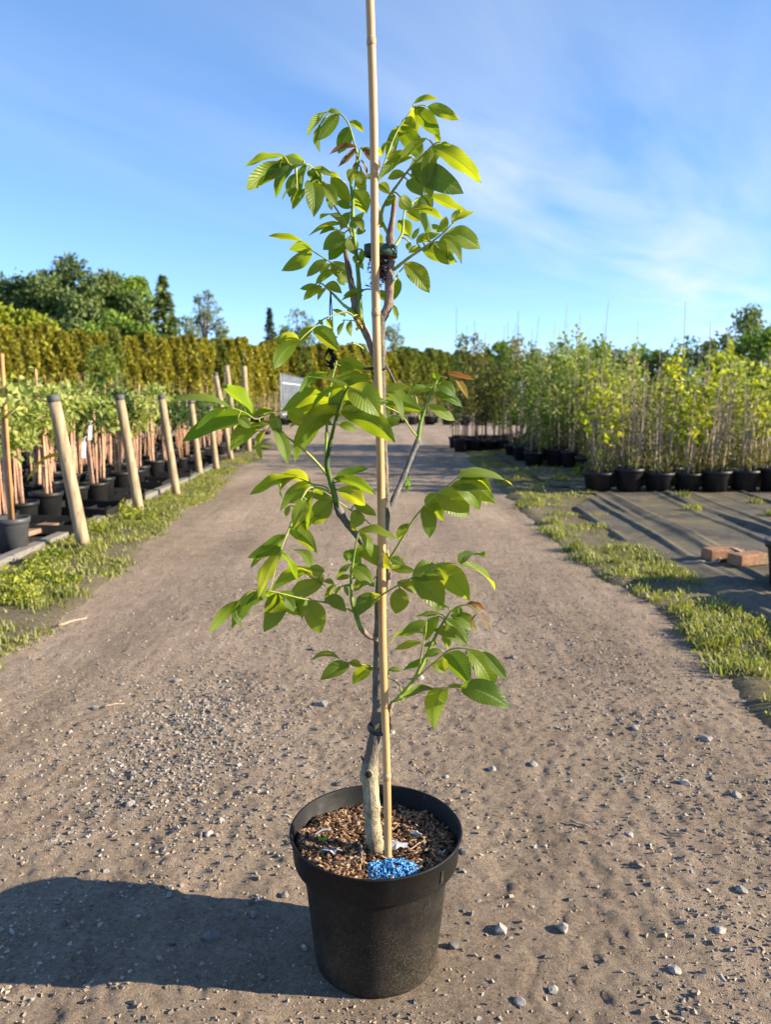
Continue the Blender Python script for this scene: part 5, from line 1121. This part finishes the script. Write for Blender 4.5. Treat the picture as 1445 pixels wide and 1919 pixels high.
# empty black pots and trays lying along the bed edge
MAT_TRAY = MAT_NPOT
for i, (x, y, rz) in enumerate([(-2.42, 5.35, .2), (-2.40, 6.15, -.1), (-2.45, 7.0, .3), (-2.52, 8.0, 0), (-2.5, 8.9, .2), (-2.55, 9.9, .1), (-2.6, 10.9, -.2)]):
    a, b, h = .24, .17, .065
    parts = [box(-a, a, -b, b, 0, .006)] + [box(-a, a, sg * b - .004, sg * b + .004, .003, h) for sg in (-1, 1)] + [box(sg * a - .004, sg * a + .004, -b + .006, b - .006, .002, h - .002) for sg in (-1, 1)] + [box(k - .003, k + .003, -b + .005, b - .005, .004, .03) for k in (-.12, 0, .12)]
    tag(obj('plant_tray', tubes_mesh('plant_tray', parts, False), MAT_TRAY, loc=(x, y, .045), rot=(R(2), R(3), rz)), 'empty black plastic tray lying along the edge of the left bed', 'tray', 'empty trays along the left bed')
# edging boards and leaning posts
MAT_BOARD = plain('weathered_board', (.19, .175, .155), .85, .2, .35, 8, .5, (1, 8, 8))
for i, y in enumerate([2.9, 4.55, 6.2, 7.85, 9.5]):
    parts = [box(-.04, .04, -.8, .8, -.03, .048)]
    o = obj('edging_board', tubes_mesh('board', parts, False), MAT_BOARD, loc=(-2.205 - .012 * (y - 4), y, .0 + .006 * (i % 2)), rot=(R(.4 * (-1) ** i), R(2), R(1.0 + .8 * (-1) ** i)))
    bv = o.modifiers.new('bevel', 'BEVEL'); bv.width = .008; bv.segments = 2
    tag(o, 'weathered grey timber board edging the left nursery bed', 'board', 'edging boards of the left bed')
o = obj('plank', tubes_mesh('plank', [box(-.06, .06, -.42, .42, 0, .03)], False), plain('brown_plank', (.24, .16, .11), .8, .2, .3, 10), loc=(-2.43, 5.0, .05), rot=(0, 0, R(-8))); tag(o, 'loose brown plank beside the near grey pot', 'plank')
m = M('post_wood', .8, .2); n = m.noise(9, 5, stretch=(5, 5, .6)); kn = m.voro(5.5); c = m.ramp(n, [(.3, (.22, .165, .105)), (.55, (.40, .30, .18)), (.75, (.47, .40, .29))]); c = m.mix(m.ramp(kn, [(.06, .8), (.12, 0.)]), c, (.12, .08, .05)); c = m.mix(m.ramp(m.noise(16, 4, .6, stretch=(9, 9, .35)), [(.34, .75), (.42, 0.)]), c, (.10, .075, .05)); m.color(m.mix(.4, c, m.ramp(m.noise(60, 4, stretch=(4, 4, .5)), [(.3, .6), (.7, 1.2)]), 'MULTIPLY')); m.bump(n, .4, .004); MAT_POST = m.m
MAT_CAP = plain('dark_post_top', (.10, .10, .105), .7, .2, .3, 20)
def post(x, y, h, lean, r, lab, group=None, cap=True):
    t = tag(empty('wooden_post', (x, y, -.02)), lab, 'post', group)
    d = np.array([-lean, .02, 1.]); P = np.array([d * h * k for k in np.linspace(0, 1, 8)])
    rr = np.linspace(r * .98, r * .86, 8); obj('shaft', tubes_mesh('shaft', [tube(P, rr, 16)]), MAT_POST, t)
    if cap: obj('top_band', tubes_mesh('top_band', [tube([d * (h - .04), d * (h - .015), d * (h + .004)], [r * .89, r * .90, r * .86], 16)]), MAT_CAP, t)
    return t
same = 'round wooden post with dark top leaning beside the left verge'
gp = 'leaning posts along the left verge'
PS = [(-1.925, 4.86, .99, .15, .043, 'thick leaning wooden post with a yellow ribbon tied to it', None), (-2.05, 6.38, .99, .13, .042, 'leaning wooden post standing between the ribboned post and the rest', None), (-2.03, 7.47, .99, .12, .040, same, gp), (-2.24, 9.3, .92, .09, .042, same, gp), (-2.19, 10.0, .84, .08, .040, same, gp), (-2.27, 11.4, 1.30, .16, .042, same, gp)]
for a in PS: post(*a)
post(-2.30, 13.0, 1.45, .03, .052, 'tall thick bare wooden post near the white fence', None, False)
post(-2.62, 13.6, 1.48, .09, .050, 'tall leaning bare wooden post beside the thick tall post', None, False)
# wires strung between the posts
MAT_WIRE = plain('wire', (.05, .05, .05), .5)
pts = [(x - l * .45 * h, y, .45 * h) for x, y, h, l, *_ in PS]
for hgt, lab in ((.47, 'thin dark wire strung low between the leaning posts'), (.62, 'thin dark wire strung high between the leaning posts')):
    q = [(x - l * hgt, y, hgt - .02) for x, y, h, l, *_ in PS]
    tag(obj('wire', tubes_mesh('wire', [tube(np.array([(a[0] - .04, a[1], a[2]) for a in q]), .0016, 5)]), MAT_WIRE), lab, 'wire')
MAT_RIB = plain('yellow_ribbon', (.55, .36, .02), .5)
P = spline([(-2.01, 4.84, .61), (-2.08, 4.86, .605), (-2.16, 4.88, .575), (-2.24, 4.9, .50), (-2.28, 4.9, .44)], 14)
V = np.concatenate([P + np.array([0, 0, .012]), P - np.array([.004, 0, .012])]); Q = [(i, i + 1, i + 15, i + 14) for i in range(13)]
o = obj('ribbon', mesh_np('ribbon', V, Q, smooth=True), MAT_RIB); sm = o.modifiers.new('thickness', 'SOLIDIFY'); sm.thickness = .002; tag(o, 'yellow ribbon blowing left from the thick leaning post', 'ribbon')
MAT_TAG = plain('white_label', (.75, .76, .78), .5, .3, .1)
for i, (x, y, z) in enumerate([(-1.945, 5.35, .60), (-2.18, 6.1, .68), (-2.11, 7.9, .80)]):
    b = box(-.013, .013, -.001, .001, -.055, .055); o = obj('plant_label', tubes_mesh('plant_label', [b, tube([(0, 0, .055), (.0, .0, .08), (.012, .01, .095)], .002, 5)], False), MAT_TAG, loc=(x - .14, y, z), rot=(0, R(6), R(20)))
    tag(o, 'white plastic plant label hanging among the left standards', 'label', 'hanging plant labels')

# ---------------------------------------------------------------- right hand pots and young trees
def whip(name, label, group, seed, leafmat, h=1.5, z0=.25, rw=.20, nl=300, ls=(.07, .045), stemmat=MAT_STEM2, pr=.145, ph=.21, stems=2, taper=.5, under=0, sparse=False, cat='potted tree'):
    g = np.random.default_rng(seed); t = tag(empty(name), label, cat, group)
    obj('pot', pot_mesh(pr, ph), MAT_NPOT, t)
    for k in range(stems):
        x0, y0 = g.uniform(-.07, .07, 2); x1, y1 = x0 * 1.6 + g.uniform(-.08, .08), y0 * 1.6 + g.uniform(-.08, .08)
        hh = h * (g.uniform(1.05, 1.32) if k == 0 else g.uniform(.7, 1.05))
        P = spline([(x0, y0, ph * .85), ((x0 + x1) / 2 + g.uniform(-.03, .03), (y0 + y1) / 2, hh * .55), (x1, y1, hh)], 7)
        obj('stem', tubes_mesh('stem', [tube(P, np.linspace(.010, .003, 7), 6)]), stemmat, t)
    if nl:
        z = z0 + (h - z0) * g.random(nl) ** .85; k = (z - z0) / (h - z0)
        ncl = 26; ca = g.uniform(0, 6.28, ncl); cz = z0 + (h - z0) * (np.arange(ncl) + .5) / ncl; ci = g.integers(0, ncl, nl)
        rad = rw * (1 - taper * (cz[ci] - z0) / (h - z0)) * g.uniform(.3, 1.0, ncl)[ci]
        C = np.stack([rad * np.cos(ca[ci]), rad * np.sin(ca[ci]), cz[ci]], 1) + g.standard_normal((nl, 3)) * np.array([.055, .055, .05])
        V, Q, rn = leaf_cards(C, *ls, g, .35); obj('crown', mesh_np('crown', V, Q, rn), leafmat, t)
    if under:
        a = g.uniform(0, 6.28, under); q = pr * .9 * np.sqrt(g.random(under)); hh = .03 + .20 * g.random(under) ** 1.5
        C = np.stack([q * np.cos(a), q * np.sin(a), ph + hh], 1); d = np.stack([.3 * np.cos(a), .3 * np.sin(a), 1 + 0 * a], 1)
        V, Q, rn = leaf_cards(C, .07, .012, g, 0, .1, d); obj('weeds', mesh_np('weeds', V, Q, rn), OLIVE, t)['kind'] = 'stuff'
    return t
GR = 'young trees in black pots on the ground cover'
yw = [whip('potted_tree', 'twiggy young tree with sparse yellow green leaves in a black pot', GR, 200 + i, YEL, h=1.15 + .14 * (i % 3), nl=120, ls=(.085, .06), stems=4, under=150, z0=.58) for i in range(4)]
bare = [whip('potted_tree', 'nearly bare grey twiggy young tree in a black pot on the right', 'bare twiggy potted trees', 210 + i, OLIVE, h=.98 + .12 * i, nl=110, ls=(.045, .025), stems=5, under=170, z0=.35) for i in range(3)]
dense = [whip('potted_tree', 'bushy young tree with dense fresh green leaves in a black pot', 'bushy green potted trees', 220 + i, MIDG, h=1.28 + .12 * i, nl=270, ls=(.06, .036), stems=2, under=60, rw=.24, z0=.3) for i in range(3)]
lime_r = [whip('potted_tree', 'tall young tree with loose lime green foliage in a black pot', 'lime green potted trees on the right', 230 + i, LIME, h=1.38 + .13 * i, nl=200, ls=(.07, .042), stems=3, rw=.24, z0=.55) for i in range(3)]
tall = [whip('potted_tree', 'slender tall young tree with dark green foliage over a bare stem', 'slender dark potted trees beyond the verge', 240 + i, MIDG if i != 1 else OLIVE, h=1.62 + .25 * i, nl=330, ls=(.07, .042), stems=2, rw=.28, z0=.6, stemmat=MAT_DARKSTEM, taper=.9) for i in range(3)]
rg = np.random.default_rng(91)
jz = lambda: rg.uniform(0, 6.28)
for r_ in range(14):                      # front block
    y = 7.62 + .40 * r_; x = 2.12 + .16 * (r_ % 2) + (.1 * r_ if r_ < 3 else .3)
    kk = 0
    while x < .52 * y + .1:
        if r_ == 0: kind = yw if rg.random() < .45 else bare
        elif r_ < 4: kind = [yw, bare, bare, yw, bare][rg.integers(0, 5)]
        elif r_ < 8: kind = [yw, lime_r, dense, bare][rg.integers(0, 4)]
        else: kind = [lime_r, dense, dense][rg.integers(0, 3)]
        s_ = rg.uniform(.92, 1.06)
        o = place(kind[rg.integers(0, 3)], (x + rg.uniform(-.015, .015), y + rg.uniform(-.02, .02), .045), jz(), s_, s_ * rg.uniform(.68, 1.1))
        nm_ = 'yellow green young' if kind is yw else 'bare twiggy' if kind is bare else 'bushy green' if kind is dense else 'loose lime green'
        if r_ == 0: o['label'] = f'{nm_} tree in the {ORD[kk]} front row pot counted from the track'; o['group'] = 'front row of pots on the ground cover'
        else: o['label'] = f'{nm_} potted tree in the {ORD[r_]} row of the right block'; o['group'] = f'{nm_} trees, {ORD[r_]} row of the right block'
        kk += 1
        x += .285 if r_ < 2 else .40
for r_ in range(5):                       # middle block
    for k in range(6):
        x, y = 1.98 + .30 * k + .08 * (r_ % 2), 10.3 + .42 * r_
        if k > 1 and r_ == 0 and y < 10.2: continue
        if x > 3.3 : continue
        s_ = rg.uniform(.92, 1.05); kind = [dense, lime_r, dense][rg.integers(0, 3)]
        o = place(kind[rg.integers(0, 3)], (x, y + rg.uniform(-.03, .03), .04), jz(), s_, s_ * rg.uniform(.7, 1.08))
        nm_ = 'bushy green' if kind is dense else 'loose lime green'; o['label'] = f'{nm_} potted tree in the {ORD[r_]} row of the middle block beyond the verge'; o['group'] = f'{nm_} trees, {ORD[r_]} row of the middle block'
for r_ in range(4):                       # far left block of slender trees
    for k in range(7):
        x, y = 1.30 + .24 * k + .1 * (r_ % 2), 13.3 + .45 * r_
        if rg.random() < (.12 if r_ else .0): continue
        s_ = rg.uniform(.95, 1.04)
        o = place(tall[rg.integers(0, 3)], (x, y + rg.uniform(-.03, .03), .03 if x > 1.7 else .0), jz(), s_, s_ * rg.uniform(.72, 1.06), (rg.normal(0, .02), rg.normal(0, .02)))
        o['label'] = f'slender dark potted tree in the {ORD[r_]} row where the far track crosses'; o['group'] = f'slender trees, {ORD[r_]} row'
# empty pots just past the right of the frame, one edge showing
for x, y in [(2.06, 3.78), (2.38, 3.74), (2.70, 3.82), (2.22, 3.42), (2.54, 3.40)]:
    tag(obj('nursery_pot', pot_mesh(.15, .23, 'nursery_pot'), MAT_NPOT, loc=(x, y, float(z_mat(np.array([x]), np.array([y]))[0]) + .002)), 'empty black nursery pot on the near edge of the ground cover', 'pot', 'empty pots on the ground cover')
# far rows of little pots across the end of the track
far_p = whip('potted_whip', 'small pot with a thin pale stem in the far row', 'far rows of pale potted whips', 260, OLIVE, h=.62, z0=.35, nl=40, ls=(.05, .02), stems=5, pr=.13, ph=.2)
for r_, y in enumerate((24.6, 26)):
    for k in range(22):
        place(far_p, (.3 + .55 * k + .2 * r_ if k < 14 else -2.2 - .5 * (k - 14), y + rg.uniform(-.1, .1), -.03), jz(), rg.uniform(1.2, 1.5), rg.uniform(1.2, 1.8))
far_c = whip('potted_whip', 'tall pale bare whip in the far left bed before the hedge', 'pale whips before the hedge', 261, LIME, h=1.5, z0=.9, nl=30, ls=(.05, .02), stems=5, pr=.14, ph=.2, stemmat=MAT_STEM)
for k in range(40):
    y = rg.uniform(16.5, 22); x = rg.uniform(-.50 * y - .3, -2.9)
    place(far_c, (x, y, -.05), jz(), rg.uniform(.9, 1.2), rg.uniform(.62, .85))
# bricks weighing the cover down, with a rope
m = M('orange_brick', .9, .15); c = m.ramp(m.noise(28, 6, .7), [(.32, (.16, .10, .065)), (.5, (.33, .175, .10)), (.7, (.42, .25, .16))]); m.color(m.mix(m.ramp(m.noise(9, 5, .7), [(.5, 0.), (.64, .75)]), c, (.20, .17, .13))); m.bump(m.noise(60, 6, .75), .9, .008); MAT_BRICK = m.m
for i, (x, y, z, rz, lab) in enumerate([(1.955, 4.40, 0, 10, 'orange brick lying flat on the woven ground cover, farther of two'), (2.045, 4.27, .0, 22, 'orange brick lying on the ground cover, nearer the potted shrubs')]):
    o = obj('brick', tubes_mesh('brick', [box(-.108, .108, -.052, .052, 0, .066)], False), MAT_BRICK, loc=(x, y, float(z_mat(np.array([x]), np.array([y]))[0]) + .004 + z), rot=(0, 0, R(rz)))
    bv = o.modifiers.new('bevel', 'BEVEL'); bv.width = .009; bv.segments = 3; tag(o, lab, 'brick')
P = spline([(1.70, 4.33, 0), (1.80, 4.28, 0), (1.90, 4.32, 0), (1.94, 4.37, .045), (2.05, 4.36, .05), (2.2, 4.42, .0), (2.5, 4.45, .0)], 30); P[:, 2] += z_mat(P[:, 0], P[:, 1]) + .008
tag(obj('rope', tubes_mesh('rope', [tube(P, .006, 7)]), plain('pale_rope', (.40, .35, .28), .9, .1, .3, 80)), 'frayed pale rope running over the bricks on the ground cover', 'rope')

# ---------------------------------------------------------------- white paled fence
MAT_WHITE = plain('galvanised_white', (.62, .64, .67), .5, .4, .12, 6)
fence = tag(empty('paled_fence', (-3.33, 25, -.05)), 'white metal fence of upright pales beyond the leaning posts', 'fence')
pale = tubes_mesh('pale', [box(-.03, .03, -.015, .015, .05, 1.62), box(-.02, .02, -.012, .012, 1.62, 1.68)], False)
for k in range(34):
    y = .9 * k; obj('pale', pale, MAT_WHITE, fence, (-.022 * y, y, 0))
for z in (.35, 1.35): obj('rail', tubes_mesh('rail', [box(.033, .05, -.1, 29.8, z, z + .03)], False), MAT_WHITE, fence, rot=(0, 0, R(1.26)))

# ---------------------------------------------------------------- hedge of golden conifers
GOLD = foliage('golden_conifer', (.10, .10, .012), (.42, .37, .045), .30, .7, 1.6)
GOLD2 = foliage('green_conifer', (.06, .085, .015), (.26, .28, .05), .28, .7, 1.6)
def conifer(name, label, group, seed, mat, h=3.2, r=.62, n=3000, ls=(.17, .10)):
    g = np.random.default_rng(seed); t = tag(empty(name), label, 'conifer', group)
    obj('trunk', tubes_mesh('trunk', [tube([(0, 0, 0), (.01, 0, h * .5), (0, 0, h * .9)], [.07, .05, .015], 7)]), MAT_DARKSTEM, t)
    k = g.random(n); z = .08 + h * .95 * k; prof = r * np.minimum(1, (1.06 - k) * 2.6) ** .55 * (.9 + .1 * np.sin(k * 9))
    a = g.uniform(0, 6.283, n); lump = .80 + .26 * np.sin(a * 5 + z * 2.2 + seed) * np.sin(z * 3.1 + a) ; q = prof * lump * (1 - .35 * g.random(n) ** 2)
    C = np.stack([q * np.cos(a), q * np.sin(a), z], 1); d = np.stack([.5 * np.cos(a), .5 * np.sin(a), .35 + 0 * a], 1)
    V, Q, rn = leaf_cards(C, *ls, g, .1, .2, d); obj('crown', mesh_np('crown', V, Q, rn), mat, t); return t
hd = [conifer('hedge_conifer', 'golden brown columnar conifer in the tall hedge behind the nursery beds', 'golden hedge conifers', 300 + i, GOLD) for i in range(3)] + [conifer('hedge_conifer', 'green columnar conifer among the golden ones in the hedge', 'green hedge conifers', 310, GOLD2)]
rg = np.random.default_rng(6)
for k in range(47):
    u = k / 46; x = -14.2 + 20.0 * u; y = 24 + 21 * u
    o = place(hd[3] if (k % 7 == 3 or u > .72) else hd[k % 3], (x, y + rg.uniform(-.15, .15), -.08), jz(), rg.uniform(.95, 1.12), rg.uniform(.97, 1.10) * (1 - .0 * u))
    zn = 'behind the near potted standards' if u < .32 else 'behind the two tall bare posts' if u < .55 else 'beyond the end of the track'
    hue = 'green' if (k % 7 == 3 or u > .72) else 'golden brown'; o['label'] = f'{hue} columnar hedge conifer {zn}'; o['group'] = f'{hue} hedge conifers {zn}'
grs = conifer('spruce_shrub', 'fresh green shrub growing in front of the golden hedge', None, 330, MIDG, 2.6, .75, 1400, (.2, .08)); place(grs, (-9.1, 25.2, -.08))

# ---------------------------------------------------------------- trees beyond
BR_T = plain('tree_bark', (.10, .08, .06), .85, .2, .3, 6)
def tree_bg(name, label, loc, h, r, mat, seed, n=4200, base=.12, ls=(.42, .26), clumps=46, group=None, cat='tree', flat=1.0):
    g = np.random.default_rng(seed); t = tag(empty(name, loc), label, cat, group)
    zc = h * (base + (1 - base) * .5); rz = h * (1 - base) * .5
    parts = [tube([(0, 0, 0), (.03 * r, 0, h * .4), (0, 0, h * .8)], [h * .028, h * .02, h * .006], 8)]
    ce = g.standard_normal((clumps, 3)); ce /= np.linalg.norm(ce, axis=1)[:, None]; ce *= g.uniform(.35, 1., (clumps, 1)) ** .6
    ce = ce * np.array([r, r * flat, rz]) * .88 + np.array([0, 0, zc])
    for c0 in ce[:14]:
        b = np.array([0, 0, h * g.uniform(.2, .5)]); parts.append(tube(spline([b, (b + c0) / 2 + np.array([0, 0, .1 * h * .3]), c0], 5), np.linspace(h * .010, h * .003, 5), 5))
    obj('trunk', tubes_mesh('trunk', parts), BR_T, t)
    cr = g.uniform(.16, .34, clumps) * r; k = g.integers(0, clumps, n)
    p = g.standard_normal((n, 3)); p /= np.linalg.norm(p, axis=1)[:, None]; C = ce[k] + p * (cr[k] * g.uniform(.45, 1.15, n))[:, None]
    C[:, 2] = np.maximum(C[:, 2], .1)
    V, Q, rn = leaf_cards(C, *ls, g, .3); rn = np.clip(.65 * rn + .35 * np.repeat(g.random(clumps)[k], 4), 0, 1)
    obj('crown', mesh_np('crown', V, Q, rn), mat, t); return t
def spruce_bg(name, label, loc, h, r, mat, seed, group=None):
    g = np.random.default_rng(seed); t = tag(empty(name, loc), label, 'tree', group)
    obj('trunk', tubes_mesh('trunk', [tube([(0, 0, 0), (0, 0, h * .5), (0, 0, h)], [h * .022, h * .013, h * .003], 7)]), BR_T, t)
    C, D = [], []
    for lv in np.linspace(.06, .985, 34):
        nb = 9; rad = r * (1 - lv) ** .85 + .05
        for b in range(nb):
            a = g.uniform(0, 6.283); q = rad * g.uniform(.75, 1.1)
            for s_ in np.linspace(.15, 1, 9):
                C.append((q * s_ * math.cos(a), q * s_ * math.sin(a), lv * h - .22 * q * s_ + .10 * q * s_ * s_)); D.append((math.cos(a), math.sin(a), -.25))
    C = np.array(C); C += .05 * g.standard_normal(C.shape); V, Q, rn = leaf_cards(C, .48, .2, g, .6, .2, np.array(D)); obj('crown', mesh_np('crown', V, Q, rn), mat, t); return t
T_DK = foliage('wood_dark', (.045, .080, .024), (.19, .24, .07), .25, .6, .5)
T_GR = foliage('wood_green', (.06, .12, .018), (.25, .35, .05), .3, .6, .5)
T_YG = foliage('wood_yellow', (.11, .16, .015), (.36, .38, .03), .34, .6, .5)
T_PL = foliage('wood_pale', (.09, .12, .06), (.25, .29, .15), .3, .6, .5)
T_BL = foliage('wood_blue', (.04, .07, .055), (.13, .17, .13), .2, .6, .5)
gx = lambda p, d: (p - 722.5) / 1450 * d          # metres right of the axis for a bearing, at a distance
hz = lambda q, d: (742 - q) / 1450 * d + 1.0      # height of a top seen at that line
trees = [('dark', 15, 520, 54, 4.6, T_DK, 'broad dark tree at the far left of the wood behind the hedge'), ('dark', 60, 528, 58, 4.2, T_DK, 'dark rounded tree beside the tallest tree of the wood'), ('tall', 135, 488, 52, 3.6, T_DK, 'tallest dark grey green tree in the wood behind the hedge'), ('mid', 198, 508, 53, 3.3, T_DK, 'grey green tree between the tallest tree and the bright tree'), ('bright', 240, 506, 55, 2.4, T_GR, 'bright green tall tree right of the tallest tree'),
    ('yel', 30, 578, 36, 2.3, T_YG, 'bright yellow green tree rising over the left end of the hedge'), ('yel', 75, 590, 37, 1.8, T_YG, 'smaller yellow green tree beside the bigger one over the hedge'), ('green', 215, 596, 38, 1.8, T_GR, 'low green tree just above the hedge before the tall trees'), ('green', 265, 602, 38, 1.6, T_GR, 'low fresh green tree above the hedge before the spruce'), ('mid', 150, 560, 44, 2.8, T_DK, 'rounded olive tree below the tallest tree')]
for i, (nm, p, q, d, r_, mt_, lab) in enumerate(trees):
    tree_bg('woodland_tree', lab, (gx(p, d), d, -.06), hz(q, d), r_, mt_, 400 + i, n=12000 if d > 40 else 5500, ls=(.36, .22) if d > 40 else (.24, .15), base=.08)
tree_bg('birch_tree', 'pale feathery birch right of the spruce behind the hedge', (gx(392, 56), 56, -.06), hz(552, 56), 1.7, T_PL, 420, n=2600, ls=(.24, .12), base=.15)
tree_bg('birch_tree', 'low pale bush at the foot of the feathery birch', (gx(425, 56), 56, -.06), hz(612, 56), 1.0, T_PL, 421, n=1200, ls=(.24, .12))
spruce_bg('spruce_tree', 'dark pointed spruce beside the pale birch behind the hedge', (gx(318, 50), 50, -.06), hz(530, 50), 2.2, T_DK, 430)
tree_bg('woodland_tree', 'grey green bush tree at the right foot of the dark spruce', (gx(345, 52), 52, -.06), hz(578, 52), 1.5, T_PL, 431, n=2400, ls=(.26, .14))
spruce_bg('spruce_tree', 'small bluish far spruce rising above the hedge', (gx(511, 75), 75, -.06), hz(588, 75), 1.5, T_BL, 432)
tree_bg('far_tree', 'pale hazy far tree beside the small bluish spruce', (gx(565, 80), 80, -.06), hz(582, 80), 2.2, T_PL, 433, n=2000, ls=(.3, .18), base=.1)
tree_bg('far_tree', 'low hazy far tree left of the pale one', (gx(540, 82), 82, -.06), hz(615, 82), 1.6, T_PL, 434, n=1400, ls=(.3, .18), base=.1)
tree_bg('far_tree', 'round pale far tree rising over the hedge right of the cane', (gx(735, 70), 70, -.06), hz(610, 70), 1.9, T_PL, 435, n=2400, ls=(.28, .17), base=.1)
tree_bg('far_tree', 'dark rounded far bush at the right end of the hedge', (gx(800, 48), 48, -.06), hz(655, 48), 1.5, T_DK, 436, n=2200, ls=(.24, .14), base=.02)
rt = [(935, 628, 46, 1.1, T_GR, 'rounded fresh green tree at the left end of the right treeline'), (1000, 652, 48, 1.9, T_DK, 'dark broad tree behind the slender potted trees'), (1065, 640, 44, 1.8, T_GR, 'green tree behind the middle potted trees'), (1130, 648, 46, 2.0, T_DK, 'dark green tree near the middle of the right treeline'), (1200, 655, 45, 2.0, T_GR, 'green tree right of the middle of the right treeline'), (1275, 645, 44, 2.2, T_DK, 'dark tree before the big tree in the right treeline'),
      (1400, 568, 42, 2.6, T_DK, 'big tall dark tree towering over the right treeline'), (1350, 628, 40, 1.6, T_DK, 'dark lower tree left of the big right tree'), (1435, 600, 38, 1.9, T_GR, 'green tree in front of the big right tree'), (860, 672, 52, 1.8, T_GR, 'low green far tree between the hedge and the right treeline'), (905, 668, 55, 1.7, T_DK, 'low dark far tree between the hedge and the right treeline')]
for i, (p, q, d, r_, mt_, lab) in enumerate(rt):
    tree_bg('treeline_tree', lab, (gx(p, d), d, -.06), hz(q, d), r_, mt_, 450 + i, n=2800, ls=(.26, .16), base=.0, clumps=40)

# prototypes that found no place are removed
for o in [o for o in col.objects if o.parent is None and o.type == 'EMPTY' and o.location.length == 0 and o.name not in ('bamboo_cane',)]:
    for ch in list(o.children): bpy.data.objects.remove(ch)
    bpy.data.objects.remove(o)
